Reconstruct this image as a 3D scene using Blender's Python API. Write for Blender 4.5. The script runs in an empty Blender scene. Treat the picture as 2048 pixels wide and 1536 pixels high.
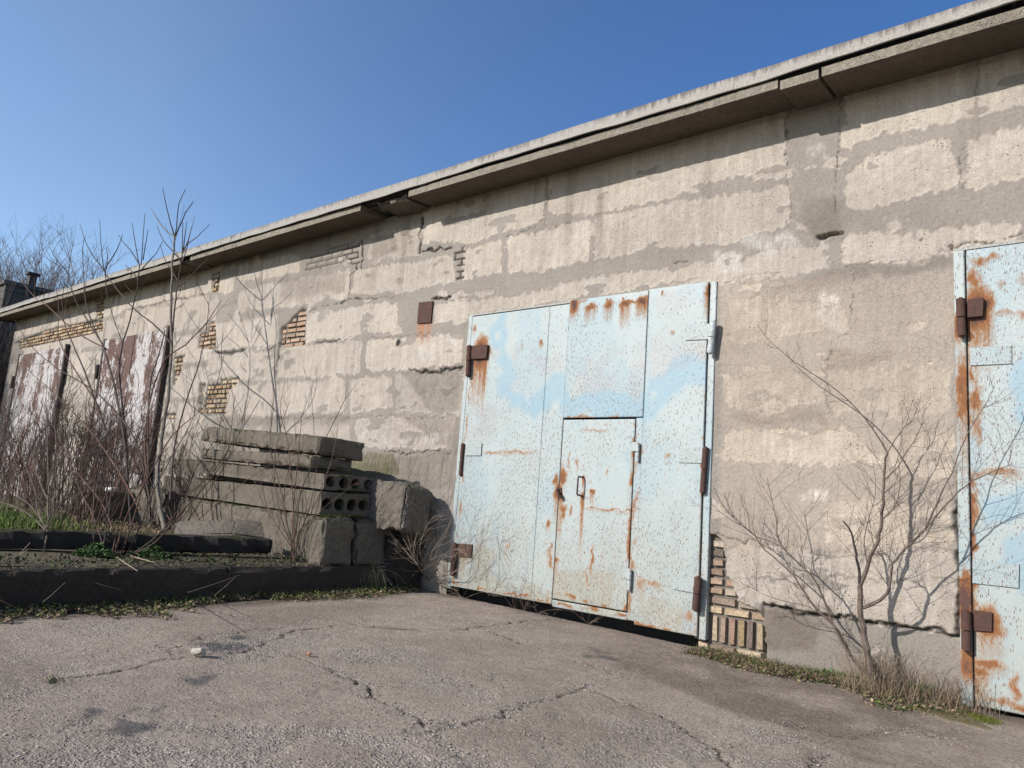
import bpy, bmesh, math, random
import numpy as np
from mathutils import Vector, Matrix
scn = bpy.context.scene
COL = scn.collection
R = random.Random(7)

# ------------------------------------------------------------------ camera
F, YAW, PITCH, ROLL = 1483.92, 0.87311744, 0.15049731, 0.07269101
CAM = np.array([0.0, -6.2, 1.128])
_f = np.array([-math.cos(YAW)*math.cos(PITCH), math.sin(YAW)*math.cos(PITCH), math.sin(PITCH)])
_r = np.cross(_f, [0, 0, 1]); _r /= np.linalg.norm(_r); _u = np.cross(_r, _f)
RX = math.cos(ROLL)*_r + math.sin(ROLL)*_u
UX = -math.sin(ROLL)*_r + math.cos(ROLL)*_u
cam = bpy.data.cameras.new('camera'); cam.sensor_width = 36; cam.lens = 36*F/2048
cam.clip_start = .05; cam.clip_end = 3000
co = bpy.data.objects.new('camera', cam); COL.objects.link(co)
M = Matrix(((RX[0], UX[0], -_f[0], CAM[0]), (RX[1], UX[1], -_f[1], CAM[1]), (RX[2], UX[2], -_f[2], CAM[2]), (0, 0, 0, 1)))
co.matrix_world = M
scn.camera = co

# survey helpers: a point seen in the photo (2048 px wide) -> the place where it stands
def ray(x, y): return _f*F + RX*(x-1024) - UX*(y-768)
def onY(x, y, Y=0.0): d = ray(x, y); return CAM + d*((Y-CAM[1])/d[1])
def onZ(x, y, Z=0.0): d = ray(x, y); return CAM + d*((Z-CAM[2])/d[2])
def onX(x, y, X=0.0): d = ray(x, y); return CAM + d*((X-CAM[0])/d[0])
def XZ(pts, Y=0.0): return [(onY(a, b, Y)[0], onY(a, b, Y)[2]) for a, b in pts]

# ------------------------------------------------------------------ light
SUNT = Vector((.2, .45, -.27)).normalized()
EL = math.asin(-SUNT.z)
w = bpy.data.worlds.new('World'); scn.world = w; w.use_nodes = True
nt = w.node_tree; bg = nt.nodes['Background']
sky = nt.nodes.new('ShaderNodeTexSky'); sky.sky_type = 'NISHITA'; sky.sun_disc = False
sky.sun_elevation = EL; sky.sun_rotation = math.atan2(-SUNT.x, -SUNT.y)
sky.air_density = 1.0; sky.dust_density = .6; sky.ozone_density = 2.5; sky.altitude = 100
tc = nt.nodes.new('ShaderNodeTexCoord'); dp = nt.nodes.new('ShaderNodeVectorMath'); dp.operation = 'DOT_PRODUCT'
dp.inputs[1].default_value = (-.406, -.914, 0); nt.links.new(tc.outputs['Generated'], dp.inputs[0])
mr = nt.nodes.new('ShaderNodeMapRange'); nt.links.new(dp.outputs['Value'], mr.inputs[0])
mr.interpolation_type = 'LINEAR'; mr.inputs[1].default_value = -.75; mr.inputs[2].default_value = .05
mx = nt.nodes.new('ShaderNodeMix'); mx.data_type = 'RGBA'; pw = nt.nodes.new('ShaderNodeMath'); pw.operation = 'POWER'; pw.inputs[1].default_value = 1.5; nt.links.new(mr.outputs[0], pw.inputs[0]); nt.links.new(pw.outputs[0], mx.inputs[0])
mx.inputs[6].default_value = (.57, .90, 1.30, 1); mx.inputs[7].default_value = (1.55, 1.56, 1.6, 1)   # thicker haze on the sun's side
ml = nt.nodes.new('ShaderNodeMix'); ml.data_type = 'RGBA'; ml.blend_type = 'MULTIPLY'; ml.inputs[0].default_value = 1
nt.links.new(sky.outputs[0], ml.inputs[6]); nt.links.new(mx.outputs[2], ml.inputs[7])
nt.links.new(ml.outputs[2], bg.inputs[0]); bg.inputs[1].default_value = .1
sl = bpy.data.lights.new('sun', 'SUN'); sl.energy = 5.0; sl.angle = math.radians(.5); sl.color = (1, .955, .90)
so = bpy.data.objects.new('sun', sl); COL.objects.link(so)
so.rotation_euler = SUNT.to_track_quat('-Z', 'Y').to_euler(); so.location = (-20, -40, 30)
scn.view_settings.view_transform = 'Standard'; scn.view_settings.look = 'None'
scn.view_settings.exposure = .3; scn.view_settings.gamma = 1

# ------------------------------------------------------------------ noise
_T = np.random.RandomState(3).rand(256, 256)
def vn(x, y, s=0):
    x = np.asarray(x, float)+s*17.31; y = np.asarray(y, float)+s*9.77
    i = np.floor(x).astype(int); j = np.floor(y).astype(int); u = x-i; v = y-j
    u = u*u*(3-2*u); v = v*v*(3-2*v)
    g = lambda a, b: _T[a & 255, b & 255]
    return (g(i, j)*(1-u)+g(i+1, j)*u)*(1-v)+(g(i, j+1)*(1-u)+g(i+1, j+1)*u)*v
def fbm(x, y, s=0, o=4):
    t = 0; a = .5; n = 0
    for k in range(o): t = t+a*vn(x*2**k, y*2**k, s+k*3); n += a; a *= .5
    return t/n
def inpoly(px, py, poly):
    r = np.zeros(px.shape, bool); n = len(poly)
    for k in range(n):
        x1, y1 = poly[k]; x2, y2 = poly[(k+1) % n]
        if y1 == y2: continue
        c = ((y1 > py) != (y2 > py)) & (px < (x2-x1)*(py-y1)/(y2-y1)+x1)
        r ^= c
    return r
def segdist(px, py, pts):
    d = np.full(px.shape, 1e9)
    for (x1, y1), (x2, y2) in zip(pts[:-1], pts[1:]):
        dx, dy = x2-x1, y2-y1; L = dx*dx+dy*dy+1e-12
        t = np.clip(((px-x1)*dx+(py-y1)*dy)/L, 0, 1)
        d = np.minimum(d, np.hypot(px-x1-t*dx, py-y1-t*dy))
    return d
def sm(a, b, x): t = np.clip((x-a)/(b-a), 0, 1); return t*t*(3-2*t)
def blur(a, n=1):
    for _ in range(n):
        b = np.pad(a, 1, mode='edge')
        a = (b[1:-1, 1:-1]*4+b[:-2, 1:-1]+b[2:, 1:-1]+b[1:-1, :-2]+b[1:-1, 2:])/8
    return a

# ------------------------------------------------------------------ materials
class NT:
    def __init__(s, name, rough=.9):
        s.m = bpy.data.materials.new(name); s.m.use_nodes = True; s.t = s.m.node_tree
        s.b = s.t.nodes['Principled BSDF']; s.b.inputs['Roughness'].default_value = rough
        s.b.inputs['Specular IOR Level'].default_value = .25
        s.pos = s.n('ShaderNodeNewGeometry').outputs['Position']
    def n(s, t, **k):
        o = s.t.nodes.new(t)
        for a, v in k.items(): setattr(o, a, v)
        return o
    def put(s, sock, v):
        if hasattr(v, 'is_output') or isinstance(v, bpy.types.NodeSocket): s.t.links.new(v, sock)
        else:
            if isinstance(v, tuple) and len(v) == 3 and sock.type == 'RGBA': v = v+(1,)
            sock.default_value = v
    def attr(s, name): return s.n('ShaderNodeAttribute', attribute_name=name).outputs['Fac']
    def acol(s, name): return s.n('ShaderNodeAttribute', attribute_name=name).outputs['Color']
    def map(s, sc, src=None):
        o = s.n('ShaderNodeMapping'); s.put(o.inputs[0], src or s.pos); o.inputs['Scale'].default_value = sc; return o.outputs[0]
    def noise(s, sc=5, det=4, rough=.6, vec=None, dist=0):
        o = s.n('ShaderNodeTexNoise'); s.put(o.inputs['Vector'], vec or s.pos)
        o.inputs['Scale'].default_value = sc; o.inputs['Detail'].default_value = det
        o.inputs['Roughness'].default_value = rough; o.inputs['Distortion'].default_value = dist; return o.outputs['Fac']
    def vor(s, sc=5, vec=None, feature='F1', out='Distance', rnd=1):
        o = s.n('ShaderNodeTexVoronoi', feature=feature); s.put(o.inputs['Vector'], vec or s.pos)
        o.inputs['Scale'].default_value = sc; o.inputs['Randomness'].default_value = rnd; return o.outputs[out]
    def rng(s, v, a, b, c=0., d=1., smooth=False):
        o = s.n('ShaderNodeMapRange', interpolation_type='SMOOTHSTEP' if smooth else 'LINEAR'); s.put(o.inputs[0], v)
        for k, q in enumerate((a, b, c, d)): o.inputs[k+1].default_value = q
        return o.outputs[0]
    def op(s, o_, a, b=0.):
        o = s.n('ShaderNodeMath', operation=o_); s.put(o.inputs[0], a); s.put(o.inputs[1], b); return o.outputs[0]
    def mul(s, a, b): return s.op('MULTIPLY', a, b)
    def add(s, a, b): return s.op('ADD', a, b)
    def mix(s, f, a, b, mode='MIX'):
        o = s.n('ShaderNodeMix', data_type='RGBA', blend_type=mode); s.put(o.inputs[0], f)
        s.put(o.inputs[6], a); s.put(o.inputs[7], b); return o.outputs[2]
    def gain(s, col, v):
        o = s.n('ShaderNodeVectorMath', operation='SCALE'); s.put(o.inputs[0], col); s.put(o.inputs['Scale'], v); return o.outputs[0]
    def bump(s, h, dist=.01, strength=1.):
        o = s.n('ShaderNodeBump'); s.put(o.inputs['Height'], h); o.inputs['Distance'].default_value = dist
        o.inputs['Strength'].default_value = strength; s.put(s.b.inputs['Normal'], o.outputs[0])
    def out(s, col): s.put(s.b.inputs['Base Color'], col); return s.m

def mat_wall():
    t = NT('weathered_block_wall', .95)
    n1 = t.noise(1.3, 6, .65); n2 = t.noise(9, 6, .7); n3 = t.noise(45, 4, .7)
    st = t.noise(1, 5, .7, t.map((16, 16, 1.2)))
    fst = t.noise(1, 3, .7, t.map((70, 70, 6)))
    mort = t.attr('mort')
    blk = t.mix(t.rng(n1, .3, .7), (.385, .34, .288), (.335, .29, .242))
    blk = t.mix(t.rng(st, .5, .8), blk, (.43, .39, .335))
    mo = t.mix(t.rng(n1, .35, .65), (.232, .208, .18), (.205, .182, .156))
    mo = t.mix(t.rng(n2, .55, .8), mo, (.27, .243, .21))
    c = t.mix(mort, blk, mo)
    c = t.mix(t.mul(t.rng(n2, .45, .62), .3), c, (.24, .205, .17))
    c = t.mix(t.mul(t.rng(st, .55, .35), .25), c, (.235, .20, .165))
    c = t.mix(t.mul(t.attr('stain'), t.rng(n2, .2, .6, .5, 1)), c, (.135, .11, .09))
    c = t.mix(t.mul(t.attr('green'), t.rng(fst, .35, .6, .2, 1)), c, (.115, .105, .05))
    wh = t.mul(t.mul(t.attr('white'), .6), t.rng(t.add(t.mul(n2, .6), t.mul(fst, .4)), .38, .6, 0, 1))
    c = t.mix(wh, c, (.50, .475, .44))
    c = t.mix(t.attr('rust'), c, (.34, .13, .035))
    c = t.mix(t.attr('warm'), c, (1.05, 1.0, .945), 'MULTIPLY')
    c = t.gain(c, t.attr('tint'))
    c = t.gain(c, t.rng(fst, .3, .7, .95, 1.05))
    c = t.gain(c, t.rng(n3, .3, .7, .84, 1.14))
    pit = t.mul(t.rng(t.vor(36), .24, .12), t.rng(t.noise(5, 3), .5, .64))
    pit = t.mul(pit, t.op('SUBTRACT', 1., t.mul(mort, .6)))
    c = t.mix(t.mul(pit, .65), c, (.09, .075, .06))
    ce = t.rng(t.vor(13, t.n('ShaderNodeVectorMath', operation='ADD').outputs[0], 'DISTANCE_TO_EDGE'), 0, .05, 1, 0)
    ve = t.t.nodes[-1]
    # jitter the crack cells a little
    for nd in t.t.nodes:
        if nd.type == 'VECT_MATH' and nd.operation == 'ADD':
            t.put(nd.inputs[0], t.pos)
            nz = t.n('ShaderNodeTexNoise'); nz.inputs['Scale'].default_value = 14; t.put(nz.inputs['Vector'], t.pos)
            sc = t.n('ShaderNodeVectorMath', operation='SCALE'); t.put(sc.inputs[0], nz.outputs['Color']); sc.inputs['Scale'].default_value = .09
            t.put(nd.inputs[1], sc.outputs[0])
    mc = t.mul(ce, t.mul(t.attr('mapc'), t.rng(t.noise(3.5, 2), .42, .55)))
    c = t.mix(t.mul(mc, .6), c, (.15, .12, .10))
    c = t.mix(t.attr('crk'), c, (.035, .03, .026))
    h = t.add(t.mul(n3, .9), t.add(t.mul(n2, 1.2), t.mul(pit, -1.2)))
    h = t.add(h, t.mul(t.noise(130, 2), t.rng(mort, 0, 1, .9, .25)))
    t.bump(h, .010, .8)
    return t.out(c)

def mat_concrete(name, a, b, moss=.0, dark=1.):
    t = NT(name, .95)
    n1 = t.noise(2.5, 6, .7); n2 = t.noise(22, 5, .7); n3 = t.noise(90, 3, .7)
    st = t.noise(1, 4, .7, t.map((14, 14, 2)))
    c = t.mix(t.rng(n1, .3, .7), a, b)
    c = t.mix(t.mul(t.rng(st, .55, .75), .5), c, tuple(q*.6 for q in a))
    c = t.gain(c, t.rng(n2, .3, .7, .75, 1.2)); c = t.gain(c, t.rng(n3, .3, .7, .82, 1.15))
    pit = t.mul(t.rng(t.vor(42), .25, .1), t.rng(t.noise(8, 2), .45, .6))
    c = t.mix(t.mul(pit, .6), c, (.06, .05, .04))
    if moss:
        z = t.n('ShaderNodeSeparateXYZ'); g = t.n('ShaderNodeNewGeometry'); t.put(z.inputs[0], g.outputs['Normal'])
        mk = t.mul(t.rng(z.outputs[2], .5, .8), t.rng(n1, .42, .55))
        c = t.mix(t.mul(mk, moss), c, (.05, .055, .015))
    t.bump(t.add(t.mul(n2, 1.), t.add(t.mul(n3, .9), t.mul(pit, -1))), .02, 1.)
    return t.out(c)

def mat_gate(name, base=(.285, .330, .325)):
    t = NT(name, .55); t.b.inputs['Specular IOR Level'].default_value = .35
    n1 = t.noise(3, 5, .65); n2 = t.noise(28, 4, .7); n3 = t.noise(110, 2, .6)
    c = t.mix(t.attr('blue'), t.mix(t.rng(n1, .35, .65), base, (.318, .35, .342)), (.205, .298, .345))
    pk = t.mul(t.attr('pink'), t.rng(t.noise(95, 3, .8), .50, .60))
    c = t.mix(t.mul(pk, .8), c, (.24, .17, .17))
    c = t.mix(t.mul(t.rng(n2, .5, .75), .35), c, (.36, .375, .36))
    dirt = t.attr('dirt')
    c = t.mix(t.mul(t.mul(dirt, .8), t.rng(n2, .25, .7, .35, 1)), c, (.235, .205, .14))
    lst = t.mul(t.mul(t.rng(t.noise(1, 4, .75, t.map((95, 95, 3.2))), .58, .70), t.rng(dirt, .05, .5)), t.rng(n2, .35, .6))
    c = t.mix(t.mul(lst, .6), c, (.21, .125, .07))
    # elongated rust specks
    mv = t.map((84, 84, 24))
    v = t.n('ShaderNodeTexVoronoi'); t.put(v.inputs['Vector'], mv); v.inputs['Scale'].default_value = 1
    sx = t.n('ShaderNodeSeparateColor'); t.put(sx.inputs[0], v.outputs['Color'])
    sel = t.op('LESS_THAN', sx.outputs[0], t.mul(t.attr('spk'), 1.25))
    sp = t.mul(t.rng(v.outputs['Distance'], .34, .20), sel)
    mv2 = t.map((190, 190, 62))
    v2 = t.n('ShaderNodeTexVoronoi'); t.put(v2.inputs['Vector'], mv2); v2.inputs['Scale'].default_value = 1
    sx2 = t.n('ShaderNodeSeparateColor'); t.put(sx2.inputs[0], v2.outputs['Color'])
    sp2 = t.mul(t.rng(v2.outputs['Distance'], .34, .2), t.op('LESS_THAN', sx2.outputs[1], t.mul(t.attr('spk'), .8)))
    sp = t.op('MAXIMUM', sp, t.mul(sp2, .75))
    rc = t.mix(sx.outputs[1], (.22, .11, .055), (.12, .065, .045))
    c = t.mix(t.mul(sp, t.rng(t.noise(9, 3), .3, .7, .6, 1.)), c, rc)
    ru = t.attr('rust')
    rr = t.op('ADD', ru, t.mul(t.op('SUBTRACT', t.noise(1, 6, .8, t.map((75, 75, 24))), .5), 1.15))
    rm = t.mul(t.rng(rr, .16, .6), t.rng(ru, .02, .12))
    rcol = t.mix(t.rng(rr, .25, .7), (.31, .17, .075), (.20, .085, .035))
    rcol = t.mix(t.rng(rr, .75, 1.05), rcol, (.085, .045, .035))
    c = t.mix(rm, c, rcol)
    c = t.gain(c, t.rng(n3, .3, .7, .92, 1.06))
    rgh = t.mix(t.op('MAXIMUM', rm, sp), (.5, .5, .5), (.95, .95, .95)); t.put(t.b.inputs['Roughness'], rgh)
    t.bump(t.add(t.mul(n2, .5), t.add(t.mul(sp, .5), t.mul(rm, t.mul(n3, 1.5)))), .004, .7)
    return t.out(c)

def mat_noise(name, a, b, sc=20, rough=.9, bump=.004, mode=None):
    t = NT(name, rough); n = t.noise(sc, 4, .7)
    c = t.mix(t.rng(n, .35, .65), a, b)
    if bump: t.bump(t.noise(sc*3, 3), bump, .8)
    return t.out(c)

def mat_vcol(name, rough=.8, trans=0):
    t = NT(name, rough); c = t.acol('Col')
    c = t.gain(c, t.rng(t.noise(30, 2), .3, .7, .8, 1.2))
    return t.out(c)

def mat_pave():
    t = NT('worn_concrete_paving', .92)
    n1 = t.noise(.9, 6, .65); n2 = t.noise(7, 5, .7); n3 = t.noise(40, 4, .75); n4 = t.noise(170, 2, .7)
    ag = t.attr('agg')
    c = t.mix(t.rng(n1, .3, .7), (.415, .338, .272), (.34, .278, .226))
    c = t.mix(t.rng(n2, .4, .7), c, (.295, .235, .187))
    v = t.n('ShaderNodeTexVoronoi'); t.put(v.inputs['Vector'], t.pos); v.inputs['Scale'].default_value = 62
    sx = t.n('ShaderNodeSeparateColor'); t.put(sx.inputs[0], v.outputs['Color'])
    chip = t.rng(v.outputs['Distance'], .55, .30)
    cc = t.mix(sx.outputs[0], (.24, .21, .18), (.62, .56, .50))
    chm = t.mul(chip, t.op('LESS_THAN', sx.outputs[1], t.rng(ag, 0, 1, .12, .9)))
    c = t.mix(t.mul(ag, .45), c, (.30, .262, .228))
    c = t.mix(t.mul(chm, .8), c, cc)
    c = t.gain(c, t.rng(n3, .3, .7, .66, 1.3)); c = t.gain(c, t.rng(n4, .3, .7, .72, 1.28)); c = t.gain(c, t.rng(t.noise(.45, 3), .35, .65, .86, 1.14))
    c = t.mix(t.mul(t.rng(t.noise(1.7, 5, .7), .54, .66), .4), c, (.25, .19, .15))
    c = t.mix(t.mul(t.attr('damp'), t.rng(n3, .3, .6, .5, .95)), c, (.085, .08, .08))
    c = t.mix(t.attr('soil'), c, t.mix(t.rng(n3, .4, .6), (.15, .115, .088), (.215, .17, .13)))
    c = t.mix(t.mul(t.attr('moss'), t.rng(n3, .3, .6, .3, 1)), c, (.12, .10, .025))
    c = t.mix(t.attr('crk'), c, (.05, .042, .035))
    t.bump(t.add(t.mul(chm, .8), t.add(t.mul(n3, 1.3), t.mul(n4, .7))), .018, 1.)
    return t.out(c)

MW = mat_wall()
MC = mat_concrete('grey_concrete', (.185, .156, .122), (.118, .10, .078), .9)
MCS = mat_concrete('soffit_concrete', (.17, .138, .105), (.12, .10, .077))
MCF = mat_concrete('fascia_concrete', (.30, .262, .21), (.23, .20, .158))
MCD = mat_concrete('shade_dark_concrete', (.05, .042, .036), (.03, .026, .023), .7)  # beam and standing block coloured near-black to deepen their shade
MCK = mat_concrete('soil_and_shade_kerb_concrete', (.075, .058, .044), (.04, .033, .028))  # soil-brown concrete, darkened further to put the kerb face in shade
MCP = mat_concrete('pebbly_concrete', (.20, .17, .14), (.115, .10, .083), .3)
MG = mat_gate('peeling_light_blue_paint')
MR = mat_noise('brown_rust', (.088, .044, .032), (.05, .031, .027), 30, .9)
MRD = mat_noise('dark_painted_iron', (.035, .03, .03), (.07, .05, .04), 40, .6)
MHB = mat_noise('blue_grey_painted_iron', (.42, .50, .52), (.25, .22, .19), 45, .6)
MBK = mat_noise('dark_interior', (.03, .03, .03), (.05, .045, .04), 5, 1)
MV = mat_vcol('leaf_and_blade_colours')
MRF = mat_noise('roofing_felt', (.07, .065, .06), (.11, .10, .09), 8)

# ------------------------------------------------------------------ mesh helpers
def link(o, parent=None):
    COL.objects.link(o)
    if parent is not None: o.parent = parent
    return o
def tag(o, label=None, cat=None, group=None, kind=None):
    if label: o['label'] = label
    if cat: o['category'] = cat
    if group: o['group'] = group
    if kind: o['kind'] = kind
    return o
def empty(name, loc=(0, 0, 0), label=None, cat=None, group=None):
    o = bpy.data.objects.new(name, None); o.empty_display_size = .2; link(o); o.location = loc
    return tag(o, label, cat, group)
def adopt(o, parent):
    # parts are modelled in world coordinates; keep them there under their thing
    o.parent = parent; o.matrix_parent_inverse = Matrix.Translation(parent.location).inverted(); return o
def mesh(name, V, Fc, mat, parent=None, attrs=None, smooth=False, cols=None):
    me = bpy.data.meshes.new(name)
    if isinstance(Fc, np.ndarray):
        V = np.asarray(V, np.float32); n = len(Fc); k = Fc.shape[1]
        me.vertices.add(len(V)); me.vertices.foreach_set('co', V.ravel())
        me.loops.add(n*k); me.loops.foreach_set('vertex_index', Fc.astype(np.int32).ravel())
        me.polygons.add(n); me.polygons.foreach_set('loop_start', np.arange(0, n*k, k, dtype=np.int32))
        me.update(calc_edges=True)
    else:
        me.from_pydata([tuple(v) for v in V], [], Fc); me.update()
    me.validate()
    for a, v in (attrs or {}).items():
        at = me.attributes.new(a, 'FLOAT', 'POINT'); at.data.foreach_set('value', np.asarray(v, np.float32).ravel())
    if cols is not None:
        at = me.attributes.new('Col', 'FLOAT_COLOR', 'POINT'); c = np.asarray(cols, np.float32)
        c = np.concatenate([c, np.ones((len(c), 1), np.float32)], 1); at.data.foreach_set('color', c.ravel())
    if smooth: me.polygons.foreach_set('use_smooth', [True]*len(me.polygons))
    me.materials.append(mat)
    o = bpy.data.objects.new(name, me); link(o)
    if parent is not None: adopt(o, parent)
    return o
class MB:
    def __init__(s): s.V = []; s.F = []; s.C = []
    def quad8(s, P, col=None):
        b = len(s.V); s.V += [tuple(p) for p in P]
        s.F += [tuple(b+i for i in f) for f in ((0, 3, 2, 1), (4, 5, 6, 7), (0, 1, 5, 4), (1, 2, 6, 5), (2, 3, 7, 6), (3, 0, 4, 7))]
        if col is not None: s.C += [col]*8
    def box(s, x0, x1, y0, y1, z0, z1, col=None):
        s.quad8([(x0, y0, z0), (x1, y0, z0), (x1, y1, z0), (x0, y1, z0), (x0, y0, z1), (x1, y0, z1), (x1, y1, z1), (x0, y1, z1)], col)
    def tube(s, pts, rad, n=5, cap=True):
        pts = [Vector(p) for p in pts]
        if not hasattr(rad, '__len__'): rad = [rad]*len(pts)
        b = len(s.V); up = Vector((.3, .9, .2)); m = len(pts)
        for i, p in enumerate(pts):
            d = (pts[min(i+1, m-1)]-pts[max(i-1, 0)])
            if d.length < 1e-9: d = Vector((0, 0, 1))
            d.normalize(); u = d.cross(up)
            if u.length < .05: u = d.cross(Vector((1, 0, 0)))
            u.normalize(); v = d.cross(u)
            for k in range(n):
                a = 2*math.pi*k/n; q = p+(u*math.cos(a)+v*math.sin(a))*rad[i]; s.V.append((q.x, q.y, q.z))
        for i in range(m-1):
            for k in range(n):
                k2 = (k+1) % n; s.F.append((b+i*n+k, b+i*n+k2, b+(i+1)*n+k2, b+(i+1)*n+k))
        if cap: s.F.append(tuple(b+(m-1)*n+k for k in range(n))); s.F.append(tuple(b+k for k in reversed(range(n))))
    def build(s, name, mat, parent=None, smooth=False): return mesh(name, s.V, s.F, mat, parent, smooth=smooth, cols=s.C if s.C else None)
def gridmesh(name, xs, zs, fn, mat, parent=None, keep=None, attrs=None, smooth=True):
    """fn(X,Z) -> (n,3) positions arrays"""
    X, Z = np.meshgrid(xs, zs); nx = len(xs); nz = len(zs)
    P = fn(X, Z); V = np.stack([P[0].ravel(), P[1].ravel(), P[2].ravel()], 1)
    idx = np.arange(nx*nz).reshape(nz, nx)
    Fq = np.stack([idx[:-1, :-1], idx[:-1, 1:], idx[1:, 1:], idx[1:, :-1]], -1)
    if keep is not None:
        cx = (X[:-1, :-1]+X[1:, 1:])/2; cz = (Z[:-1, :-1]+Z[1:, 1:])/2
        Fq = Fq[keep(cx, cz)]
    return mesh(name, V, Fq.reshape(-1, 4), mat, parent, attrs, smooth)
def rough_box(name, O, ax, ay, az, seg=.05, amp=.008, chip=.03, mat=None, seed=0, parent=None):
    """box spanned from corner O by vectors ax, ay, az with broken edges"""
    O, ax, ay, az = map(lambda q: np.array(q, float), (O, ax, ay, az))
    L = [np.linalg.norm(q) for q in (ax, ay, az)]; N = [max(2, int(l/seg)) for l in L]
    bm = bmesh.new(); vd = {}
    def vert(i, j, k):
        key = (i, j, k)
        if key not in vd:
            t = np.array([i/N[0], j/N[1], k/N[2]]); m = t*L
            e = np.minimum(m, np.array(L)-m); es = np.sort(e)
            n1 = float(vn(m[0]*9+seed*3, m[1]*9+m[2]*11, seed)); n2 = float(vn(m[0]*30+m[2]*23, m[1]*30+m[2]*17, seed+5))
            c = chip*max(0, n1*1.5-.25)*math.exp(-es[1]/.035)
            if es[1] < .001: c += .004
            ctr = np.array(L)/2
            sgn = np.sign(ctr-m)
            mv = np.zeros(3)
            for a in range(3):
                if e[a] < .04: mv[a] = sgn[a]*c*math.exp(-e[a]/.03)
            for a in range(3):
                if e[a] < 1e-6: mv[a] += sgn[a]*amp*(n2+n1-1)
            m = m+mv
            p = O+ax/L[0]*m[0]+ay/L[1]*m[1]+az/L[2]*m[2]
            vd[key] = bm.verts.new(p)
        return vd[key]
    for (a, b, c) in ((0, 1, 2), (0, 2, 1), (1, 2, 0)):
        for side in (0, N[c]):
            for i in range(N[a]):
                for j in range(N[b]):
                    q = []
                    for (di, dj) in ((0, 0), (1, 0), (1, 1), (0, 1)):
                        k3 = [0, 0, 0]; k3[a] = i+di; k3[b] = j+dj; k3[c] = side; q.append(vert(*k3))
                    try: bm.faces.new(q)
                    except ValueError: pass
    bmesh.ops.recalc_face_normals(bm, faces=bm.faces)
    me = bpy.data.meshes.new(name); bm.to_mesh(me); bm.free(); me.materials.append(mat)
    o = bpy.data.objects.new(name, me); link(o)
    if parent is not None: adopt(o, parent)
    return o

# ================================================================== BUILDING
WX0, WX1, WTOP = -22.1, 3.2, 4.72
bld = empty('garage_building', (-9, 0, 0), 'long low garage building of weathered grey beige concrete blocks with pale blue metal gates', 'building')

# gate openings (x0, x1, ztop)
def gx(a, b): return onY(a, b)[0]
G1 = (-5.93, -2.84, 3.19); G2 = (-.93, 2.6, 3.20)
G3 = (gx(219, 676)-.1, gx(345, 657), 3.74); G4 = (gx(44, 706), gx(138, 695)+.05, 3.76)
OPEN = [G1, G2]

def px(*p): return XZ([(p[i], p[i+1]) for i in range(0, len(p), 2)])
BLK = [  # pale rough block faces, corners as seen in the photo
 (px(1682,290,1690,190,1952,118,1952,233,1826,252,1735,273,1712,289), 1.05),
 (px(1957,235,1957,110,2048,85,2120,60,2120,190,2048,213), 1.02),
 (px(1691,346,1709,325,1741,308,1814,290,1902,273,1911,378,1870,390,1800,398,1741,413,1703,415,1691,393), 1.08),
 (px(1940,278,2048,247,2130,225,2130,345,2048,360,1925,375), 1.1),
 (px(1097,428,1097,340,1573,210,1573,325,1448,362,1390,375,1346,396,1258,412,1180,434), 1.04),
 (px(848,485,848,420,1090,345,1088,440,990,474,936,486), 1.05),
 (px(925,500,1003,480,1003,548,925,562), 1.04), (px(1015,475,1170,442,1180,452,1180,522,1015,545), 1.07),
 (px(1190,436,1330,407,1578,372,1578,455,1440,485,1300,497,1190,520), 1.02),
 (px(1684,530,1686,485,1700,473,1800,466,1845,461,2048,436,2048,475,1912,500,1880,515,1800,522,1700,532), 1.06),
 (px(1510,503,1655,492,1665,525,1600,545,1448,562,1330,575,1448,540), .98),
 (px(918,604,1056,588,1100,572,1144,562,1300,540,1448,518,1448,545,1300,572,1144,598,945,630,918,640), 1.0),
 (px(1455,600,1520,590,1690,610,1700,660,1560,672,1455,690), .93),
 (px(1440,752,1560,745,1650,770,1650,800,1560,818,1445,805), .98),
 (px(1660,745,1880,728,1905,745,1905,815,1800,832,1662,822), .92),
 (px(1445,862,1560,855,1600,868,1690,853,1735,890,1738,915,1640,928,1445,920), 1.07),
 (px(1782,870,1905,862,1905,960,1870,965,1800,945,1780,920), 1.0),
 (px(1650,1000,1780,1008,1905,1010,1908,1085,1780,1100,1650,1080), 1.0),
 (px(1450,1090,1520,1092,1620,1100,1905,1105,1912,1160,1700,1150,1560,1150,1455,1155), .97),
 (px(1455,1160,1560,1155,1700,1155,1912,1166,1905,1262,1700,1236,1530,1200,1480,1200), 1.0),
 (px(616,625,796,603,791,669,730,664,680,681,611,684), 1.06), (px(430,648,555,630,557,691,430,702), 1.06),
 (px(478,582,560,565,700,540,697,592,560,618,471,623), 1.0), (px(708,540,905,511,910,562,806,585,703,592), 1.0),
 (px(562,694,725,681,720,745,557,755), .98), (px(733,681,930,668,925,725,850,738,733,742), 1.12),
 (px(456,773,600,762,690,758,690,824,450,832), .99), (px(700,758,784,752,784,818,700,824), 1.02),
 (px(792,750,925,740,920,830,790,825), .88),
 (px(415,709,550,704,548,762,470,758,413,755), .97), (px(868,605,935,598,935,640,868,645), 1.08),
 (px(710,835,910,832,905,898,712,895), .95), (px(725,910,900,908,898,965,780,952,725,945), .80),
 (px(560,840,700,836,700,880,560,880), .93), (px(440,560,470,553,468,580,440,590), 1.03),
 (px(740,470,843,448,843,508,735,520), .9), (px(480,530,600,505,600,545,480,560), 1.02),
 (px(350,600,415,590,412,612,350,622), 1.05), (px(250,625,410,600,410,618,250,650), 1.04),
]
RC = R.random
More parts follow.
